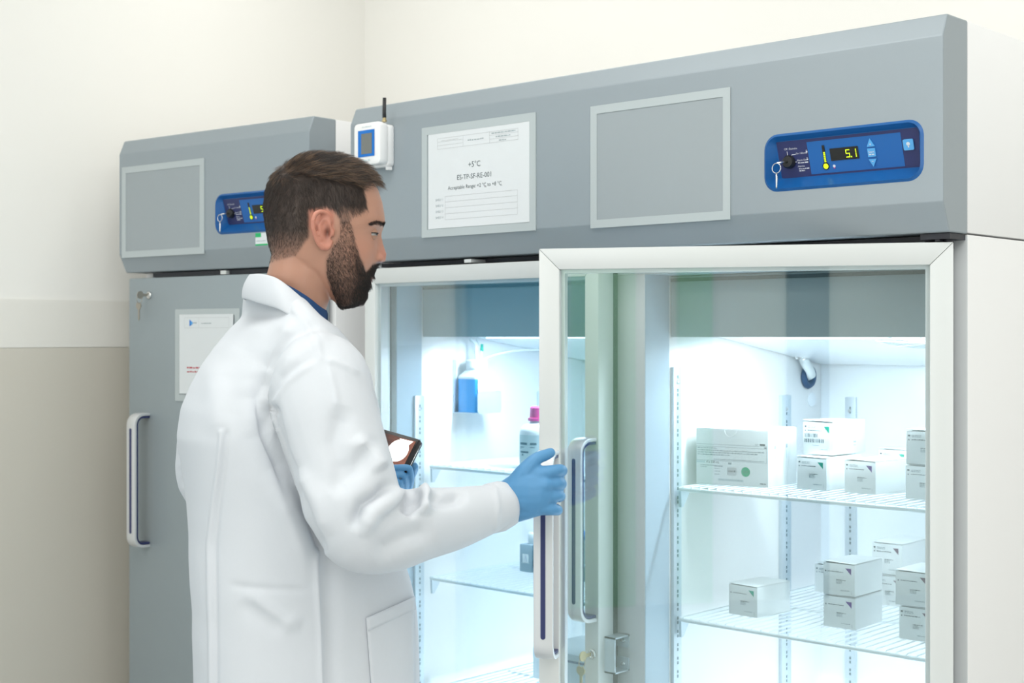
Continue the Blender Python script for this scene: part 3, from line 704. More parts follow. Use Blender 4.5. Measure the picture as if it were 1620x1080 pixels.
# ------------------------------------------------------------------ contents of the left compartment
e = empty('bottle', 'white plastic bottle with bright pink screw cap on upper shelf', 'bottle', (-1.097, .185, Z1))
MB('bottle').lathe([(.038, 0), (.043, .003), (.043, .078), (.041, .086), (.033, .095), (.020, .100), (.020, .108)], n=28).build('bottle_body', e, True)
MB('plum').lathe([(.0245, .104), (.0245, .110), (.0205, .111), (.0195, .133), (.017, .1355), (.0001, .136)], n=24).build('screw_cap', e, True).data.set_sharp_from_angle(angle=.6)
lb = MB('label', 'ink'); k = 18; V = []; F = []
for i in range(k+1):
    q = math.radians(-155+130*i/k); 
    for z in (.010, .074): V.append((.0434*math.cos(q), .0434*math.sin(q), z))
for i in range(k): F.append((2*i, 2*i+2, 2*i+3, 2*i+1))
lb.add(V, F)
def arc(a0, a1, z0, z1, r=.0437):
    V = []; F = []; k = 5
    for i in range(k+1):
        q = math.radians(a0+(a1-a0)*i/k)
        for z in (z0, z1): V.append((r*math.cos(q), r*math.sin(q), z))
    for i in range(k): F.append((2*i, 2*i+2, 2*i+3, 2*i+1))
    lb.add(V, F, 1)
arc(-118, -85, .052, .057); arc(-118, -97, .046, .0475); arc(-118, -110, .043, .0445); arc(-115, -80, .034, .038); arc(-108, -100, .028, .032); arc(-75, -55, .052, .057); arc(-75, -60, .046, .0475)
lb.build('bottle_label', e)
e = empty('bottle', 'slim white bottle on the upper left shelf, seen through the open door', 'bottle', (-1.005, .36, Z1))
MB('bottle').lathe([(.022, 0), (.024, .003), (.024, .05), (.018, .062), (.018, .085), (.016, .088), (.0001, .089)], n=20).build('bottle_body', e, True)
MB('white').lathe([(.0195, .062), (.0195, .087), (.0001, .0885)], n=18).build('screw_cap', e, True)
# bottle of blue liquid in a bracket on the left wall
e = empty('bottle_bracket', 'metal wall bracket holding the blue bottle inside the left compartment', 'bracket', (-1.3645, .180, 1.318))
br = MB('zinc'); br.box((0, 0, 0), (.002, .010, .125)); br.box((0, 0, 0), (.075, .085, .0018)); br.box((0, .083, 0), (.002, .085, .10)); br.box((0, .006, .0), (.002, .085, .02))
br.build('back_plate', e)
MB('zinc').prism([(.075, a, b) for a, b in rrect(.006, 0, .085, .052, .008, 3)], (.0018, 0, 0)).build('front_plate', e)
e = empty('bottle', 'bottle of bright blue liquid with white cap hung on the left inner wall', 'bottle', (-1.327, .222, 1.3202))
def rbox(mbm, x, y, z0, z1, r, tx=1.0):
    P0 = rrect(-x, -y, x, y, r, 4); n = len(P0)
    V = [(a, b, z0) for a, b in P0]+[(a*tx, b*tx, z1) for a, b in P0]
    return mbm.add(V, [tuple(range(n))[::-1], tuple(range(n, 2*n))]+[(i, (i+1) % n, n+(i+1) % n, n+i) for i in range(n)])
rbox(MB('liquid'), .033, .034, 0, .078, .010).build('bottle_body', e, True).data.set_sharp_from_angle(angle=.6)
bt = MB('bottle'); rbox(bt, .033, .034, .0782, .083, .010); rbox(bt, .033, .034, .083, .098, .010, .62); rbox(bt, .0205, .0205, .098, .104, .010); bt.build('bottle_shoulder', e, True).data.set_sharp_from_angle(angle=.6)
MB('white').lathe([(.025, .104), (.025, .120), (.022, .123), (.0001, .124)], n=20).build('screw_cap', e, True).data.set_sharp_from_angle(angle=.6)
MB('paper', 'rule').box((.0332, -.030, .022), (.0338, .030, .078)).box((.0338, -.014, .045), (.0340, .010, .070), 1).build('bottle_label', e)
MB('tubew').tube([(0, .0, .122), (-.004, .002, .16), (-.012, -.010, .172)], .0035, 8).build('probe_tube', e, True)
MB('tubew').tube([(.004, .010, .122), (.002, .016, .150), (-.008, .008, .172)], .0030, 8).build('probe_tube', e, True)
MB('mint').tube([(.0025, .0155, .142), (.0015, .016, .160)], .0038, 8).build('cable_marker', e, True)
MB('tubew').tube(bez((.006, .014, .122), (.02, .08, .150), (.02, .22, .145), 10), .0028, 8).build('probe_cable', e, True)
# reagent racks
for i, x in enumerate((-1.226, -1.182, -1.138)):
    e = empty('reagent_rack', ['grey upright reagent rack with white tube, furthest left on the lower shelf', 'grey upright reagent rack with white tube, second from left on the lower shelf', 'grey upright reagent rack with white tube, third from left, behind the door handle'][i], 'rack', (x, .262, Z2), 0, 'reagent racks')
    MB('rack').box((0, 0, 0), (.038, .10, .064)).build('rack_body', e, bevel=.002)
    MB('dark').box((.0385, .004, .012), (.0415, .05, .03)).build('clip', e)
    for yy in (.025, .072): MB('bottle').lathe([(.011, .0642), (.011, .085), (.009, .090), (.0001, .091)], (.019, yy, 0), 14).build('reagent_tube', e, True)
    P = Print((0, 0, 0), (1, 0, 0), (0, 0, 1), .0006).rect(.010, .022, .029, .042, 'bottle').poly([(.0195, .040), (.015, .025), (.0165, .025), (.0195, .036), (.0225, .025), (.024, .025)], 'lcdblue').rect(.004, .0205, .034, .021, 'bottle'); P.build('rack_mark', e)
e = empty('tube_rack', 'low grey rack of white tubes behind the left door handle', 'rack', (-1.095, .25, Z2))
MB('rack').box((0, 0, 0), (.20, .06, .035)).build('rack_base', e, bevel=.002)
for i in range(6):
    MB('bottle').lathe([(.009, .0352), (.009, .075), (.011, .0752), (.011, .088), (.0001, .089)], (.018+i*.033, .03, 0), 12).build('reagent_tube', e, True)
MB('bluecap').lathe([(.014, .0895), (.014, .108), (.0001, .109)], (.051, .03, 0), 14).build('blue_cap', e, True)
e = empty('storage_box', 'pale grey storage box with navy stripe at the bottom of the left compartment', 'box', (-1.22, .30, .6942))
MB('bottle').box((0, 0, 0), (.22, .2, .075)).build('box_body', e, bevel=.004)
MB('navy').box((.02, -.0012, .055), (.20, -.0002, .060)).build('stripe', e)

# ------------------------------------------------------------------ the man
# sculpted in a frame whose x runs along the camera's right, y away from it, z up: (photo x, photo y, distance) -> metres
U0, V0 = -.33, 2.38
def pt(px, py, d): return ((px-810)/FPX*d-U0, d-V0, CZ+(HZ-py)/FPX*d)
MAN = empty('person', 'bearded man in white lab coat and blue gloves pulling open a glass door', 'person', (CX+CA*U0-SA*V0, CY+SA*U0+CA*V0, 0), AL)

def remesh(mb, name, voxel, mats, smooth_it=3, lam=.5):
    o = mb.build(name); 
    m = o.modifiers.new('r', 'REMESH'); m.mode = 'VOXEL'; m.voxel_size = voxel; m.use_smooth_shade = True
    me = evaluated_mesh(o); replace_mesh(o, me)
    me.materials.clear()
    for q in mats: me.materials.append(M[q] if isinstance(q, str) else q)
    smooth(me, smooth_it, lam)
    me.polygons.foreach_set('use_smooth', [True]*len(me.polygons))
    return o
def get(me):
    v = np.empty(len(me.vertices)*3); me.vertices.foreach_get('co', v); return v.reshape(-1, 3)
def put(me, v): me.vertices.foreach_set('co', v.ravel()); me.update()
def nrm(me):
    n = np.empty(len(me.vertices)*3); me.vertices.foreach_get('normal', n); return n.reshape(-1, 3)
def edges(me):
    e = np.empty(len(me.edges)*2, dtype=np.int32); me.edges.foreach_get('vertices', e); return e.reshape(-1, 2)
def smooth(me, it, lam=.5, mask=None):
    v = get(me); e = edges(me); n = len(v); cnt = np.bincount(e.ravel(), minlength=n)[:, None].clip(1)
    for _ in range(it):
        for l in (lam, -lam*1.03):
            s = np.zeros_like(v)
            for k in range(3): s[:, k] = np.bincount(e[:, 0], v[e[:, 1], k], n)+np.bincount(e[:, 1], v[e[:, 0], k], n)
            d = (s/cnt-v)*l
            v = v+(d if mask is None else d*mask[:, None])
    put(me, v)
def smooth_shrink(me, it, lam=.5, mask=None):
    v = get(me); e = edges(me); n = len(v); cnt = np.bincount(e.ravel(), minlength=n)[:, None].clip(1)
    for _ in range(it):
        s = np.zeros_like(v)
        for k in range(3): s[:, k] = np.bincount(e[:, 0], v[e[:, 1], k], n)+np.bincount(e[:, 1], v[e[:, 0], k], n)
        d = (s/cnt-v)*lam; v = v+(d if mask is None else d*mask[:, None])
    put(me, v)
def loft(mb, rings, m=0):
    n = len(rings[0]); V = [p for r in rings for p in r]; F = []
    for i in range(len(rings)-1):
        for j in range(n): F.append((i*n+j, i*n+(j+1) % n, (i+1)*n+(j+1) % n, (i+1)*n+j))
    F += [tuple(range(n))[::-1], tuple(range((len(rings)-1)*n, len(rings)*n))]
    return mb.add(V, F, m)
def chain(mb, P, R, n=16):
    """smooth limb through points P with radii R: resampled balls joined by cones"""
    P = np.array(P, float); R = np.array(R, float); k = len(P)
    t = np.arange(k); tt = np.linspace(0, k-1, (k-1)*5+1)
    def cr(a):
        out = []
        for q in tt:
            i = min(int(q), k-2); f = q-i
            p0, p1, p2, p3 = a[max(i-1, 0)], a[i], a[i+1], a[min(i+2, k-1)]
            out.append(.5*((2*p1)+(-p0+p2)*f+(2*p0-5*p1+4*p2-p3)*f*f+(-p0+3*p1-3*p2+p3)*f**3))
        return np.array(out)
    Q, r = cr(P), cr(R)
    mb.tube([tuple(q) for q in Q], [float(max(x, .001)) for x in r], n)
    mb.ball(tuple(Q[0]), float(r[0]), n=n, k=n//2); mb.ball(tuple(Q[-1]), float(r[-1]), n=n, k=n//2)
    return mb

# ---- head and neck
KH, DH, PSI = 2.36/FPX, 2.36, math.radians(9)
cP, sP = math.cos(PSI), math.sin(PSI)
HC = pt(505, 365, DH)
def hp(px, py, s=0.0):
    f = (px-505)*KH/cP
    return (HC[0]+f*cP-s*sP, HC[1]+f*sP+s*cP, CZ+(HZ-py)*KH)
def inv_h(v):
    a, b = v[:, 0]-HC[0], v[:, 1]-HC[1]
    f = a*cP+b*sP; s = -a*sP+b*cP
    return 505+f*cP/KH, HZ-(v[:, 2]-CZ)/KH, s
ip = np.interp
LV = [250,253,258,265,275,285,300,320,335,342,350,356,360,366,372,380,390,400,412,418,425,433,440,446,450,457,465,475,481,485]
FB = [(250,520),(253,535),(258,553),(265,568),(275,580),(285,588),(300,597),(320,603.5),(335,606),(345,607.5),(352,607),(358,604),(366,599.5),(372,597.5),(380,596.5),(390,595.5),(400,594.5),(412,593),(418,592.5),(425,591),(433,588),(438,589),(441,589.5),(445,585.5),(449,587.5),(453,585),(457,579.5),(465,577.5),(475,573),(481,562),(485,548)]
BB = [(250,486),(253,474),(258,461),(265,449),(275,439),(285,432.5),(300,426),(320,422),(335,421),(350,422),(366,424),(380,426),(390,428),(400,431),(412,440),(425,455),(440,480),(455,502),(470,520),(480,532),(485,538)]
HW = [(250,.018),(253,.033),(258,.047),(265,.058),(275,.067),(285,.072),(300,.077),(320,.079),(340,.079),(360,.077),(372,.0745),(385,.072),(400,.0695),(412,.067),(425,.063),(440,.057),(455,.050),(470,.038),(480,.027),(485,.016)]
NB = [(350,0),(356,1),(360,2),(366,3.5),(372,5),(380,7.5),(390,11.5),(398,15),(404,18),(408,18.5),(412,16.5),(415,10),(418,3),(421,0)]
NS = [(350,.007),(372,.0075),(390,.0095),(400,.012),(408,.0145),(414,.013),(420,.012)]
g2 = lambda x, s: math.exp(-.5*(x/s)**2)
hm = MB('card'); rings = []
for py in LV:
    fb, bb, h = ip(py, *zip(*FB)), ip(py, *zip(*BB)), ip(py, *zip(*HW))
    c = bb+.46*(fb-bb); r = []
    for j in range(72):
        t = 2*PI*j/72; ct, st = math.cos(t), math.sin(t)
        e = .80 if ct > 0 else .95
        s = h*math.copysign(abs(st)**.92, st)
        px = c+(fb-c if ct > 0 else c-bb)*math.copysign(abs(ct)**e, ct)
        if ct > 0:
            px += ip(py, *zip(*NB))*math.exp(-(s/ip(py, *zip(*NS)))**2*.9)
            px -= 3.2*g2(py-370, 9)*g2(abs(s)-.032, .011)          # eye sockets
            px += 2.0*g2(py-354, 5)*g2(abs(s)-.026, .014)           # brow ridge
            px += 3.0*g2(py-397, 12)*g2(abs(s)-.044, .013)          # cheeks
            px -= 2.5*g2(py-432, 9)*g2(abs(s)-.030, .012)
        r.append(hp(px, py, s))
    rings.append(r)
loft(hm, rings)
for sg in (-1, 1): hm.ball(hp(597.5, 408.5, sg*.0125), (.0085, .0065, .0065))
# jaw corner, neck, shoulders stub under the coat
nk = []
for py, a, b, hw, dd in ((400,432,520,.058,0),(420,428,532,.057,0),(435,424,533,.057,0),(450,420,529,.055,0),(465,420,524,.052,0),(480,428,519,.050,0),(500,434,512,.048,.0),(530,425,505,.065,.0),(570,430,500,.065,0)):
    c, r_ = (a+b)/2, (b-a)/2
    nk.append([hp(c+r_*math.cos(2*PI*j/40), py, hw*math.sin(2*PI*j/40)) for j in range(40)])
loft(hm, nk)
# ears
for sg in (-1, 1):
    E_ = lambda px, py, s: hp(px, py, sg*s)
    hel = [(522,356,.076),(519,347,.080),(512,342.5,.084),(504,341.5,.088),(497,346,.091),(493.5,356,.093),(494,368,.092),(497,380,.089),(502,390,.086),(508,396,.083),(514,397,.080),(519,392,.078),(522,384,.076)]
    hm.tube([E_(*q) for q in hel], [.0025,.0032,.0038,.0042,.0043,.0042,.0040,.0038,.0042,.0052,.0055,.0048,.003], 10)
    hm.tube([E_(*q) for q in ((516,349,.079),(508,355,.084),(503.5,364,.086),(504,374,.085),(508,382,.083),(513,386,.080))], [.0030,.0034,.0035,.0034,.0036,.0030], 8)
    c = E_(509, 368, .0795)
    hm.ball(c, (.0150, .0055, .0270)); hm.ball(E_(523, 373, .0775), (.0045, .004, .007))
    hm.tube([E_(497,368,.078), E_(507,366,.074)], .011, 10)
body = remesh(hm, 'body', .0021, [], 3, .5)
me = body.data
smooth_shrink(me, 2, .5)
v = get(me); px, py, s = inv_h(v)
# ear hollow and nostrils
near = np.abs(s)
dent = .009*np.exp(-.5*(((px-515.5)/3.2)**2+((py-374)/6)**2))*(near > .068)+.004*np.exp(-.5*(((px-509)/4)**2+((py-360)/5)**2))*(near > .068)
dent = dent*np.sign(s)
v[:, 0] += dent*sP; v[:, 1] -= dent*cP
put(me, v); px, py, s = inv_h(v); near = np.abs(s)
isear = (near > .0745) & (px > 488) & (px < 527) & (py > 337) & (py < 402) & ((near > .0800) | (px < 526))
def inside(px, py, poly):
    c = np.zeros(len(px), bool); n = len(poly)
    for i in range(n):
        (x0, y0), (x1, y1) = poly[i], poly[(i+1) % n]
        k = ((y0 > py) != (y1 > py)) & (px < (x1-x0)*(py-y0)/(y1-y0+1e-9)+x0); c ^= k
    return c
HAIR = [(400,230),(615,230),(606,287),(586,288),(573,294),(571,308),(575,324),(577,335),(568,341),(556,345),(549,356),(536,362),(533,350),(527,340),(515,334),(500,335),(490,343),(487,360),(488,378),(481,388),(474,400),(468,408),(455,411),(440,414),(420,420),(400,420)]
BEARD = [(534,352),(549,350),(555,366),(558,384),(564,402),(570,417),(576,430),(581,426),(587,418),(593,415.5),(600,415),(600,432),(592,437),(586,438),(583,447),(586,451),(590,458),(590,490),(545,492),(533,482),(523,462),(515,440),(512,418),(518,402),(527,388),(534,374)]
dense = lambda px, py: ip(px, [520, 548, 566, 578, 590], [.62, .50, .80, 1, 1])*np.clip(.62+(py-385)/110, .55, 1)
hair_m = inside(px, py, HAIR) & ~isear
beard_m = inside(px, py, BEARD) & ~isear & ~((px > 583.5) & (py > 437) & (py < 452) & (near < .024))
skin = np.array([.455, .238, .163]); red = np.array([.52, .20, .14]); dk = np.array([.030, .021, .016])
col = np.tile(skin, (len(v), 1))
def mixc(mask, c): 
    global col
    col = col*(1-mask[:, None])+np.array(c)*mask[:, None]
mixc(.75*isear, red); mixc(.6*np.exp(-.5*(((px-606)/9)**2+((py-402)/12)**2)), red); mixc(.25*np.exp(-.5*(((px-570)/12)**2+((py-395)/16)**2)), red)
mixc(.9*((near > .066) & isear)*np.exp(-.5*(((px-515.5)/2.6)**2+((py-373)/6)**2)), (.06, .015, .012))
mixc(.85*((near < .022) & (px > 581) & (py > 436.5) & (py < 452)), (.45, .20, .18))
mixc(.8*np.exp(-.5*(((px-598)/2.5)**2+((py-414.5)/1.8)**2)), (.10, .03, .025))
mixc(np.where(hair_m, np.clip(.45+(405-py)/75, .35, .93)*np.where(px > 534, np.clip((356-py)/26, .45, 1), 1), 0), dk); mixc(np.where(beard_m, dense(px, py)*.76, 0), dk)
tmp = v.copy(); 
# soften the colour edges
e = edges(me); cnt = np.bincount(e.ravel(), minlength=len(v))[:, None]
for _ in range(3):
    sm = np.zeros_like(col)
    for k in range(3): sm[:, k] = np.bincount(e[:, 0], col[e[:, 1], k], len(v))+np.bincount(e[:, 1], col[e[:, 0], k], len(v))
    col = .5*col+.5*sm/cnt
at = me.color_attributes.new('tone', 'FLOAT_COLOR', 'POINT')
at.data.foreach_set('color', np.hstack([col, np.ones((len(v), 1))]).ravel())
ms = mat('skin', (.5, .3, .2), .46, bump=(350, .12, .0006), sss=.12)
nt = ms.node_tree; ca_ = nt.nodes.new('ShaderNodeVertexColor'); ca_.layer_name = 'tone'
nt.links.new(ca_.outputs[0], nt.nodes['Principled BSDF'].inputs['Base Color'])
me.materials.clear(); me.materials.append(ms); body.parent = MAN

# eyes
for sg in (-1, 1):
    nm = 'eye'
    c = hp(583.2, 370.8, sg*.0310)
    ey = MB('eye').ball(c, .0115, n=18, k=12).build(nm, MAN, True)
    ga_ = PSI-math.radians(24); gaze = Vector((math.cos(ga_), math.sin(ga_), -.10)).normalized()
    ir = MB('iris', 'black')
    up = Vector((0,0,1)); a = gaze.cross(up).normalized(); b = a.cross(gaze)
    for r_, off, k in ((.0062, .0100, 0), (.0028, .0110, 1)):
        ring = [Vector(c)+gaze*off+(a*math.cos(2*PI*i/16)+b*math.sin(2*PI*i/16))*r_ for i in range(16)]
        ir.add(ring+[Vector(c)+gaze*(off+.0012)], [(i, (i+1) % 16, 16) for i in range(16)], k)
    ir.build('iris', ey)
    def lid(lo, hi, rr):
        V = []; F = []; nt_, na = 8, 14
        for i in range(nt_+1):
            el = math.radians(lo+(hi-lo)*i/nt_)
            for j in range(na+1):
                az = math.radians(-95+190*j/na)
                d_ = Vector((math.cos(el)*math.cos(az), math.cos(el)*math.sin(az), math.sin(el)))
                V.append((c[0]+rr*(d_.x*cP-d_.y*sP), c[1]+rr*(d_.x*sP+d_.y*cP), c[2]+rr*d_.z))
        for i in range(nt_):
            for j in range(na): q = i*(na+1)+j; F.append((q, q+1, q+na+2, q+na+1))
        return V, F
    LM = mat('eyelid', (.40, .215, .14), .5)
    V, F = lid(3, 88, .0123); new('eyelid', V, F, [LM], MAN, smooth=True)
    V, F = lid(-85, -17, .0121); new('eyelid', V, F, [LM], MAN, smooth=True)
    V, F = lid(-1, 7, .0130); new('lash_line', V, F, ['beard'], MAN, smooth=True)

# ---- hair strands
def tri_sample(me, mask_v, n):
    me.calc_loop_triangles(); t = np.empty(len(me.loop_triangles)*3, np.int32); me.loop_triangles.foreach_get('vertices', t); t = t.reshape(-1, 3)
    t = t[mask_v[t].all(1)]; v = get(me); N = nrm(me)
    A, B, C_ = v[t[:, 0]], v[t[:, 1]], v[t[:, 2]]
    ar = np.linalg.norm(np.cross(B-A, C_-A), axis=1); i = rng.choice(len(t), n, p=ar/ar.sum())
    r1, r2 = np.sqrt(rng.random(n))[:, None], rng.random(n)[:, None]
    P = A[i]*(1-r1)+B[i]*r1*(1-r2)+C_[i]*r1*r2
    return P, N[t[i, 0]]
FW = np.array([cP, sP, 0.0]); UP = np.array([0, 0, 1.0])
def strands(name, P, N, D, L, m, rad, lift, droop, k=5, jit=.22, clump=.22):
    """P roots, N normals, D flow direction, L length: curved strands hugging the skin"""
    n = len(P); kc_ = rng.normal(0, 260, (3, 3)); D = D+rng.normal(0, jit, (n, 3))+clump*np.sin(P @ kc_); T = D-N*(D*N).sum(1)[:, None]; T /= np.linalg.norm(T, axis=1)[:, None]+1e-9
    pts = np.zeros((n, k, 3)); cur = P.copy(); dirn = T*(1-lift[:, None])+N*lift[:, None]; pts[:, 0] = cur-N*.0012
    for i in range(1, k):
        dd = dirn+droop[:, None]*(i/k)*(T-N*.35)
        dd /= np.linalg.norm(dd, axis=1)[:, None]
        cur = cur+dd*(L/(k-1))[:, None]; pts[:, i] = cur
    c = bpy.data.hair_curves.new(name); c.add_curves([k]*n)
    c.attributes['position'].data.foreach_set('vector', pts.reshape(-1))
    ra = c.attributes.get('radius') or c.attributes.new('radius', 'FLOAT', 'POINT')
    ra.data.foreach_set('value', np.tile(np.linspace(rad, rad*.45, k), n))
    c.materials.append(M[m]); o = bpy.data.objects.new(name, c); COL.objects.link(o); o.parent = MAN; o['kind'] = 'stuff'
    return o
one = lambda n, a: np.full(n, a)
# side and back: short, lying down
line = 283-ip(px, [420, 470, 600], [-10, 0, -18])
topm = hair_m & (py < line+5); sidem = hair_m & (py > line-8)
P, N = tri_sample(me, sidem, 20000); qx, qy, qs = inv_h(P)
keep = rng.random(len(P)) < np.clip((430-qy)/70, .25, 1)*np.where(qx > 534, np.clip((352-qy)/22, .30, 1), 1); P, N, qx, qy = P[keep], N[keep], qx[keep], qy[keep]
L = ip(qy, [270, 300, 340, 370, 400, 420], [.017, .013, .009, .006, .0042, .003])*rng.uniform(.7, 1.1, len(P))
D = FW*np.where(qx < 470, -.05, .28)[:, None]*1.0+UP*-1.0
strands('hair', P, N, D, L, 'hair', .00011, np.full(len(P), .30), one(len(P), .35))
# top: longer, combed from the crown forward and over
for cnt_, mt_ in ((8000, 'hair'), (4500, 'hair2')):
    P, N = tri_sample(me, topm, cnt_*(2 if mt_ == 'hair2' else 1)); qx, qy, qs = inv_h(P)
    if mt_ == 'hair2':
        kp = np.sin(qs*420+qy*.75+1.2*np.sin(qx*.06)) > .25; P, N, qx, qy, qs = P[kp], N[kp], qx[kp], qy[kp], qs[kp]  # paler strands paint highlights into the top hair
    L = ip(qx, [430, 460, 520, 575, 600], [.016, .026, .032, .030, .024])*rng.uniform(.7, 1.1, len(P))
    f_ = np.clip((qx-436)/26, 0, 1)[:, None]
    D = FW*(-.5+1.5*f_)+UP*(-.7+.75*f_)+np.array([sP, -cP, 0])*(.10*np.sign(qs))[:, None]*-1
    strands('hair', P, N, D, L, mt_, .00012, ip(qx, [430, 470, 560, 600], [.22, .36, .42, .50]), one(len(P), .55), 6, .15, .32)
# beard
P, N = tri_sample(me, beard_m, 23000); qx, qy, qs = inv_h(P)
keep = rng.random(len(P)) < dense(qx, qy); P, N, qx, qy = P[keep], N[keep], qx[keep], qy[keep]
L = ip(qx, [515, 550, 570, 585], [.007, .0075, .010, .0115])*np.where(qy < 436, .75, 1)*rng.uniform(.7, 1.15, len(P))
D = FW*np.where(qx < 560, .30, .12)[:, None]+UP*-1.0
strands('beard', P, N, D, L, 'beard', .00013, np.full(len(P), .42), one(len(P), .3), 4, .3)
# eyebrows
BROW = [(576,359),(586,353),(598,350.5),(607,351),(609,357),(600,357),(588,358.5),(578,361.5)]
px, py, s = inv_h(get(me)); near = np.abs(s)
brow_m = inside(px, py, BROW) & (near > .010) & (near < .056)
P, N = tri_sample(me, brow_m, 2000); qx, qy, qs = inv_h(P)
D = -FW*1.0+UP*.25+np.array([-sP, cP, 0])*np.sign(qs)[:, None]*.6
strands('eyebrow', P, N, D, np.full(len(P), .006)*rng.uniform(.7, 1.1, len(P)), 'beard', .00011, np.full(len(P), .25), one(len(P), .4), 4, .25)

# ---- lab coat
cm = MB('card')
B1 = Vector((.42, -.907, 0))            # along the shoulders, towards the man's right
B2 = Vector((.907, .42, 0))             # the way he faces
TL = [  # photo y, left, right silhouette, half breadth along the shoulders
 (452,408,452,.05),(462,393,466,.105),(472,382,480,.135),(484,373,497,.160),(500,364,520,.176),(520,350,543,.186),(550,331,565,.19),(580,314,578,.192),(610,300,588,.19),(645,288,597,.186),
 (690,283,603,.182),(740,291,606,.178),(790,298,610,.172),(840,303,618,.168),(880,305,632,.165),(920,308,645,.165),(960,312,654,.165),(1000,312,657,.165),(1080,315,659,.168),(1250,312,664,.175),(1430,308,668,.18)]
DT = 2.40
rings = []
for py_, a, b, hb in TL:
    k = DT/FPX; hu = (b-a)/2*k; c = Vector(pt((a+b)/2, py_, DT))
    ht = math.sqrt(max(hu*hu-(hb*.42)**2, .0009))/.907
    r_ = []
    for j in range(64):
        t = 2*PI*j/64; ct, st = math.cos(t), math.sin(t)
        q = B1*hb*math.copysign(abs(ct)**.85, ct)+B2*ht*math.copysign(abs(st)**.9, st)
        r_.append(tuple(c+q))
    rings.append(r_)
loft(cm, rings)
# right sleeve
RS = [((488,590),2.26,.062),((503,604),2.235,.082),((512,645),2.215,.0825),((528,700),2.20,.080),((544,755),2.185,.078),((556,800),2.172,.076),((572,836),2.17,.0665),((615,840),2.19,.0625),((665,829),2.225,.057),((715,820),2.265,.051),((760,809),2.30,.042),((790,800),2.323,.0355)]
chain(cm, [pt(*p, d) for p, d, r in RS], [r for p, d, r in RS], 24)
# left sleeve
LS = [((412,580),2.53,.062),((372,640),2.56,.068),((334,710),2.575,.060),((334,766),2.58,.054),((400,790),2.57,.050),((500,782),2.53,.048),((575,772),2.49,.042),((606,768),2.475,.037)]
chain(cm, [pt(*p, d) for p, d, r in LS], [r for p, d, r in LS], 20)
coat = remesh(cm, 'lab_coat', .0038, ['coat'], 2, .5)
cme = coat.data; smooth_shrink(cme, 9, .5)

FOLD = 1.45
def fold(me, pts, amp, sig, dmin, dmax, taper=True, face=True):
    """raise (or sink) a crease along a line of (photo x, photo y), on cloth between two distances"""
    v = get(me); N = nrm(me); d = v[:, 1]+V0
    qx = 810+(v[:, 0]+U0)/d*FPX; qy = HZ-(v[:, 2]-CZ)/d*FPX
    pts = np.array(pts, float); best = np.full(len(v), 1e9); par = np.zeros(len(v)); tot = len(pts)-1
    for i in range(tot):
        a, b = pts[i], pts[i+1]; ab = b-a; t = np.clip(((qx-a[0])*ab[0]+(qy-a[1])*ab[1])/(ab@ab), 0, 1)
        dist = np.hypot(qx-a[0]-t*ab[0], qy-a[1]-t*ab[1]); m_ = dist < best; best[m_] = dist[m_]; par[m_] = (i+t[m_])/tot
    wgt = np.exp(-.5*(best/sig)**2)*((d > dmin) & (d < dmax))
    if face: wgt *= np.clip((-N[:, 1]+.25)*1.6, 0, 1)
    if taper: wgt *= np.clip(np.minimum(par, 1-par)*5, 0, 1)
    put(me, v+N*(wgt*amp*FOLD)[:, None])
T0, T1 = 2.2, 2.42; A0, A1_ = 2.0, 2.33
# armhole: valley behind the sleeve head, raised seam on the sleeve
fold(cme, [(452,520),(418,575),(398,630),(408,690),(432,740),(462,800)], -.014, 14, T0, T1)
fold(cme, [(470,500),(432,560),(420,610)], .006, 9, T0, T1)
fold(cme, [(510,570),(480,583),(452,605),(432,635),(427,668),(434,700)], .0028, 4, A0, 2.40)
fold(cme, [(500,566),(472,579),(444,600),(425,632),(420,668),(427,702)], -.0026, 5, A0, 2.40)
fold(cme, [(510,569),(530,572),(552,581),(570,594)], .0024, 3.6, A0, 2.40, True)
fold(cme, [(518,574),(530,620),(532,650)], .0014, 4, A0, 2.40, True)
fold(cme, [(466,492),(484,512),(498,540),(508,566)], .0022, 3.6, A0, 2.42, False)
fold(cme, [(400,520),(372,600),(362,690)], -.004, 16, T0, T1+.1)
fold(cme, [(430,650),(445,715),(465,765),(488,820),(504,868)], -.010, 6, T0-.1, 2.42, False)
fold(cme, [(396,600),(402,680),(432,760),(470,850),(498,920)], .009, 12, T0, T1)
# seams of the back
fold(cme, [(352,685),(347,740),(338,800),(331,860),(332,930),(334,1000),(334,1100)], .0030, 3.0, T0, T1+.05, False)
fold(cme, [(358,685),(353,740),(345,800),(339,860),(340,930),(341,1000),(341,1100)], -.0022, 3.2, T0, T1+.05, False)
fold(cme, [(500,870),(504,930),(508,1000),(511,1100)], .0035, 3.5, T0, T1+.05, False)
fold(cme, [(520,880),(522,960),(524,1100)], -.004, 9, T0, T1+.05, False)
fold(cme, [(358,924),(400,930),(450,932),(500,934)], -.002, 4, T0, T1, True)
fold(cme, [(385,935),(420,960),(450,982),(480,988)], .004, 9, T0, T1)
fold(cme, [(380,948),(415,975),(450,1000)], -.0032, 10, T0, T1)
fold(cme, [(330,560),(345,640),(350,690)], .003, 14, T0, T1+.1)
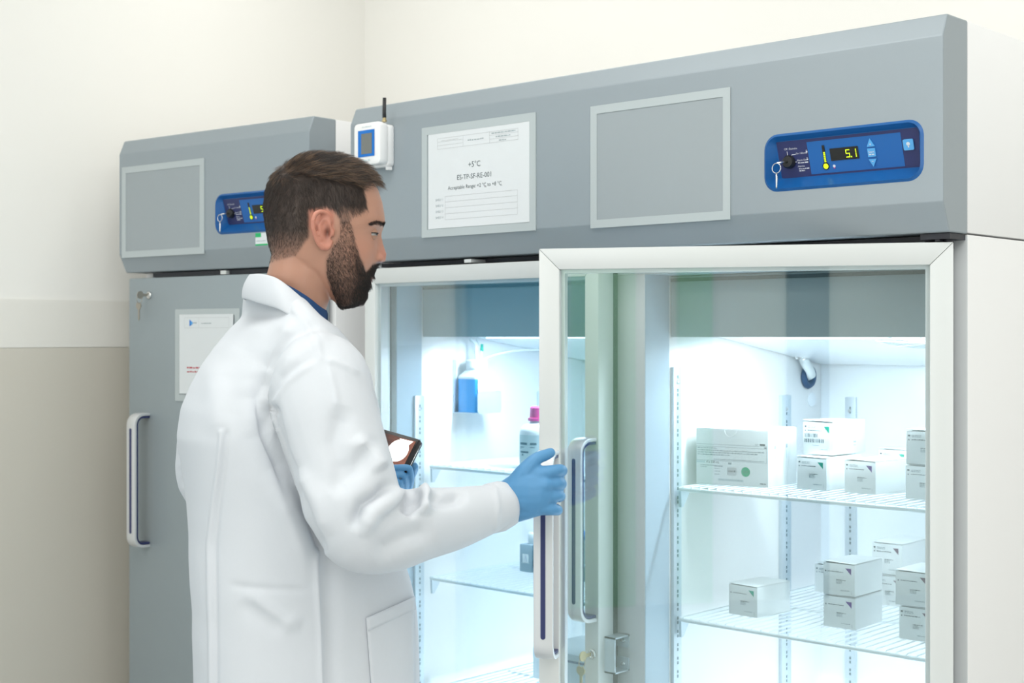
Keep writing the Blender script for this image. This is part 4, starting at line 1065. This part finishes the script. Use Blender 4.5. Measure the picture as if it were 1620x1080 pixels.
# sleeve: crook of the elbow and creases of the forearm
fold(cme, [(622,760),(600,785),(575,800),(556,840)], -.011, 8, A0, A1_)
fold(cme, [(642,772),(620,790),(590,812),(572,850)], .009, 8, A0, A1_)
fold(cme, [(668,768),(672,790),(668,815)], .013, 7.5, A0, A1_)
fold(cme, [(655,772),(652,796),(640,815)], -.013, 7, A0, A1_)
fold(cme, [(688,772),(694,790),(715,788),(740,779)], -.0095, 8, A0, A1_)
fold(cme, [(590,880),(640,850),(690,835)], -.007, 13, A0, A1_)
fold(cme, [(560,690),(590,720),(605,745)], .008, 9, A0, A1_); fold(cme, [(545,640),(530,700),(545,760)], -.006, 12, A0, A1_)
fold(cme, [(470,740),(500,790),(520,850)], .005, 10, A0, A1_); fold(cme, [(600,690),(560,740),(520,780)], -.007, 11, A0, A1_)
fold(cme, [(520,520),(500,540),(470,555),(440,590)], .004, 10, T0-.1, T1)
fold(cme, [(782,768),(788,800),(784,836)], .0015, 3, A0, 2.40, False, False)
# left elbow behind
fold(cme, [(286,690),(296,720),(292,760)], .005, 6, 2.4, 2.75, True, False); fold(cme, [(290,735),(300,770)], -.005, 6, 2.4, 2.75, True, False)
# broad unevenness of the cloth
v = get(cme); N = nrm(cme)
ph_ = rng.uniform(0, 6.28, (7, 1)); kk = rng.normal(0, 1, (7, 3))*np.array([22, 22, 11])
und = np.sin(kk @ v.T+ph_).mean(0)
put(cme, v+N*(und*.0026)[:, None]); coat.parent = MAN

# helper: cloth laid on the coat where a line of sight meets it
bpy.context.view_layer.update()
bvh = BVHTree.FromPolygons([tuple(q) for q in get(cme)], [tuple(p.vertices) for p in cme.polygons])
eye_l = Vector((-U0, -V0, CZ))
def on_coat(px_, py_, lift):
    q = Vector(pt(px_, py_, 2.3)); d_ = (q-eye_l).normalized(); h, n_, i, dist = bvh.ray_cast(eye_l, d_)
    return None if h is None else h+n_*lift
def patch(name, corners, nu, nv, lift, edge):
    """cloth patch between four corners (photo x, y), lying on the coat"""
    (a, b, c, d_) = [np.array(q, float) for q in corners]; V = []; F = []; last = None
    for i in range(nv+1):
        for j in range(nu+1):
            fu, fv = j/nu, i/nv; q = (a*(1-fu)+b*fu)*(1-fv)+(d_*(1-fu)+c*fu)*fv
            h = on_coat(q[0], q[1], lift)
            if h is None: h = last
            last = h; V.append(h)
    for i in range(nv):
        for j in range(nu): q = i*(nu+1)+j; F.append((q, q+1, q+nu+2, q+nu+1))
    o = new(name, V, F, ['coat'], MAN, smooth=True)
    m_ = o.modifiers.new('t', 'SOLIDIFY'); m_.thickness = edge; m_.offset = 0
    me_ = evaluated_mesh(o); replace_mesh(o, me_); return o
patch('pocket', [(578,977),(652,944),(655,1160),(592,1160)], 14, 30, .0030, .0022)
patch('pocket_hem', [(578,977),(652,944),(653,964),(580,997)], 14, 4, .0046, .0016)

# collar of the coat: stand and fall round the neck
def ring_strip(name, tops, bots, m, thick, bulge=.004, rows=6):
    def cr(P, n):
        P = np.array(P, float); k = len(P); out = []
        for q in np.linspace(0, k-1, n):
            i = min(int(q), k-2); f = q-i; p0, p1, p2, p3 = P[max(i-1, 0)], P[i], P[i+1], P[min(i+2, k-1)]
            out.append(.5*((2*p1)+(-p0+p2)*f+(2*p0-5*p1+4*p2-p3)*f*f+(-p0+3*p1-3*p2+p3)*f**3))
        return np.array(out)
    n = 60; T_, B_ = cr([pt(*q) for q in tops], n), cr([pt(*q) for q in bots], n); ctr = (T_.mean(0)+B_.mean(0))/2; V = []; F = []
    for i in range(rows+1):
        f = i/rows; row = T_*(1-f)+B_*f; o_ = row-ctr; o_[:, 2] = 0; o_ /= np.linalg.norm(o_, axis=1)[:, None]+1e-9
        V += list(row+o_*bulge*math.sin(PI*f))
    for i in range(rows):
        for j in range(n-1): q = i*n+j; F.append((q, q+1, q+n+1, q+n))
    o = new(name, V, F, [m], MAN, smooth=True)
    md = o.modifiers.new('t', 'SOLIDIFY'); md.thickness = thick; md.offset = 0
    mb_ = o.modifiers.new('b', 'SUBSURF'); mb_.levels = 1
    me_ = evaluated_mesh(o); replace_mesh(o, me_); me_.polygons.foreach_set('use_smooth', [True]*len(me_.polygons)); return o
ring_strip('coat_collar',
  [(519,515,2.310),(500,492,2.292),(472,466,2.283),(441,441,2.286),(416,433,2.32),(400,433,2.37),(398,434,2.42),(415,437,2.465),(445,446,2.485),(480,470,2.475),(505,495,2.45),(520,515,2.42)],
  [(520,534,2.275),(497,524,2.262),(468,506,2.256),(440,489,2.268),(410,480,2.305),(388,473,2.36),(386,474,2.43),(405,480,2.50),(445,486,2.53),(485,504,2.52),(510,524,2.48),(522,538,2.44)], 'coat', .004, .005)
ring_strip('lapel_band',
  [(522,518,2.30),(503,496,2.285),(480,474,2.272)], [(536,545,2.245),(512,530,2.238),(480,508,2.238)], 'coat', .003, .003, 3)
ring_strip('shirt_collar',
  [(517,491,2.340),(506,484,2.312),(490,471,2.298),(468,457,2.294),(444,446,2.300),(418,444,2.345),(412,445,2.42),(440,450,2.445),(475,462,2.445),(505,482,2.43),(518,494,2.40)],
  [(512,520,2.310),(500,518,2.288),(480,505,2.280),(458,490,2.280),(430,480,2.29),(405,478,2.36),(405,478,2.43),(430,482,2.465),(475,495,2.465),(505,515,2.45),(514,525,2.40)], 'navycloth', .003, .002)

# cuff of the right sleeve
def cuff(name, c, axis, r0, r1, ln):
    axis = Vector(axis).normalized(); a = axis.cross(Vector((0,0,1))).normalized(); b = a.cross(axis); V = []; F = []; n = 36
    prof = [(-ln-.006, r0-.007), (-ln, r0+.0008), (-ln*.5, r0+.0012), (0, r1+.001), (.0015, r1), (0, r1-.0025), (-ln*.5, r0-.004)]
    for q, r_ in prof:
        for j in range(n):
            t = 2*PI*j/n; V.append(Vector(c)+axis*q+(a*math.cos(t)*.8+b*math.sin(t))*r_)
    for i in range(len(prof)-1):
        for j in range(n): F.append((i*n+j, i*n+(j+1) % n, (i+1)*n+(j+1) % n, (i+1)*n+j))
    return new(name, V, F, ['coat'], MAN, smooth=True)
ax = Vector(pt(806,797,2.343))-Vector(pt(740,812,2.28))
cuff('sleeve_cuff', pt(807,797,2.343), ax, .0400, .0345, .046)
# trousers and shoes, below the frame
tm = MB('card')
for dv, du in ((-.06, .03), (.10, -.03)):
    x = pt(480, 900, DT)[0]
    chain(tm, [(x+du, dv, .86), (x+du, dv, .55), (x+du-.01, dv, .09)], [.075, .072, .062], 20)
remesh(tm, 'trousers', .012, ['trouser'], 3).parent = MAN
for dv, du in ((-.06, .03), (.10, -.03)):
    x = pt(480, 900, DT)[0]+du
    sh = MB('shoe'); sh.ball((x-.01, dv, .045), (.05, .045, .045)); sh.ball((x+.10, dv+.02, .035), (.11, .045, .035)); sh.box((x-.05, dv-.04, 0), (x+.17, dv+.05, .02))
    remesh(sh, 'shoe', .008, ['shoe'], 4).parent = MAN

# ---- gloved hands
g = MB('card')
PR = [((800,797),2.345,.0290),((815,795),2.343,.0285)]
chain(g, [pt(*p, d) for p, d, r in PR], [r for p, d, r in PR], 20)
def limb(mb, L, n=12): chain(mb, [pt(a, b, d) for a, b, d, r in L], [r for a, b, d, r in L], n)
W_ = (808, 796, 2.345)
# metacarpals make the back of the hand
limb(g, [(800,776,2.342,.017),(830,757,2.335,.0165),(862,748,2.332,.0125)])
limb(g, [(802,788,2.338,.020),(832,775,2.328,.0185),(862,767,2.326,.0130)])
limb(g, [(804,800,2.338,.022),(832,790,2.328,.0185),(860,785,2.328,.0130)])
limb(g, [(804,812,2.342,.019),(832,806,2.334,.0165),(858,803,2.334,.0120)])
limb(g, [(806,808,2.35,.022),(835,798,2.345,.020)])
g.ball(pt(836, 780, 2.330), (.040, .0215, .037)); g.ball(pt(856, 776, 2.331), (.020, .0160, .034)); g.ball(pt(818, 786, 2.336), (.03, .022, .034))
limb(g, [(822,764,2.336,.016),(838,752,2.333,.013),(850,747,2.332,.0115)])
# fingers round the grip of the door handle
for (mx_, my), (kx, ky), r_ in (((864,747),(889.5,743.5),.0098),((863,767),(888,764.5),.0100),((861,785),(886.5,784),.0096),((858,803),(882.5,806),.0092)):
    limb(g, [(mx_,my,2.330,r_*1.12),(kx-6,ky,2.338,r_*1.04),(kx-1,ky+.5,2.358,r_),(kx-1,ky+1,2.386,r_*.95),(kx-8,ky+1.5,2.405,r_*.9),(kx-24,ky+2,2.412,r_*.85),(kx-34,ky+2,2.402,r_*.8)])
# thumb over the top of the grip
limb(g, [(812,775,2.340,.020),(828,750,2.333,.0165),(841,733,2.333,.0125),(851,724,2.336,.0105),(862,720,2.342,.0098),(871,716,2.348,.0086)])
gl = remesh(g, 'glove', .0024, ['glove'], 2, .5); smooth_shrink(gl.data, 2, .5); gl.parent = MAN
# left hand holding the phone
g = MB('card')
limb(g, [(600,772,2.475,.030),(616,768,2.485,.026),(632,764,2.495,.020)])
for (a, b), (c_, d_), (e_, f_), r_ in (((604,740.5),(645,739.5),(650,768),.0056),((604,752),(637,750.5),(641,776),.0055),((606,763),(630,761.5),(633,782),.0054),((606,773),(622,772),(625,788),.0052)):
    limb(g, [(a,b,2.455,r_),((a+c_)/2,b-1,2.446,r_),(c_,d_,2.446,r_),(c_+(e_-c_)*.8,d_+6,2.452,r_),(e_,f_-10,2.465,r_*1.05),(e_-1,f_,2.482,r_*1.1)])
limb(g, [(632,772,2.50,.013),(645,757,2.505,.0105),(653,744,2.498,.0090),(655,738,2.488,.0078)])
gr = remesh(g, 'glove', .0014, ['glove'], 2, .5); smooth_shrink(gr.data, 3, .5); gr.parent = MAN

# ---- phone in the left hand
ph0 = Vector(pt(668, 696, 2.475)); bdir = (Vector(pt(645, 742, 2.452))-ph0).normalized()
adir = Vector((-.86, .42, .16)); adir = (adir-bdir*adir.dot(bdir)).normalized(); nn = adir.cross(bdir).normalized()
if nn.y > 0: nn = -nn
PHN = empty('phone', 'black smartphone with a bright disc on its screen, held in the gloved left hand', 'phone', MAN.location, AL)
def P3(a, b, c): return ph0+adir*a+bdir*b+nn*c
pts = [P3(a, b, 0) for a, b in rrect(0, 0, .150, .073, .008, 4)]
MB('phone').prism(pts, nn*-.008).build('phone_body', PHN, bevel=.001)
SC = mat('phone_screen', (.01, .01, .01), .08, emit=(1, 1, 1), es=1.0)
nt = SC.node_tree; tc = nt.nodes.new('ShaderNodeUVMap'); bs = nt.nodes['Principled BSDF']
gr_ = nt.nodes.new('ShaderNodeTexGradient'); gr_.gradient_type = 'LINEAR'; rp = nt.nodes.new('ShaderNodeValToRGB')
rp.color_ramp.elements[0].color = (.45, .16, .10, 1); rp.color_ramp.elements[1].color = (.03, .03, .03, 1); rp.color_ramp.elements[1].position = .55
nz = nt.nodes.new('ShaderNodeTexNoise'); nz.inputs['Scale'].default_value = 6
mxn = nt.nodes.new('ShaderNodeMix'); mxn.data_type = 'FLOAT'; mxn.inputs[0].default_value = .35
nt.links.new(tc.outputs[0], nz.inputs['Vector']); nt.links.new(tc.outputs[0], gr_.inputs['Vector'])
nt.links.new(gr_.outputs['Fac'], mxn.inputs[2]); nt.links.new(nz.outputs['Fac'], mxn.inputs[3]); nt.links.new(mxn.outputs[0], rp.inputs[0]); nt.links.new(rp.outputs[0], bs.inputs['Emission Color'])
sv = [P3(.010, .006, .0006), P3(.140, .006, .0006), P3(.140, .067, .0006), P3(.010, .067, .0006)]
so = new('screen', sv, [(0, 1, 2, 3)], [SC], PHN); uv = so.data.uv_layers.new(name='UVMap'); uv.data.foreach_set('uv', [0, 0, 1, 0, 1, 1, 0, 1])
DISC = mat('screen_bright', (.9, .9, .88), .3, emit=(1, .99, .94), es=1.3)  # emissive white for the disc and sliver set on the screen
new('screen_bright_shapes', [P3(.034+.020*math.cos(2*PI*i/24), .031+.0215*math.sin(2*PI*i/24), .0010) for i in range(24)]+[P3(.014, .0075, .0009), P3(.042, .0085, .0009), P3(.026, .022, .0009), P3(.019, .016, .0009)], [tuple(range(24)), (24, 25, 26, 27)], [DISC], PHN)
MB('chrome').tube([P3(-.0003, .008, -.002), P3(-.0003, .066, -.002)], .0007, 6).build('edge_trim', PHN, True)
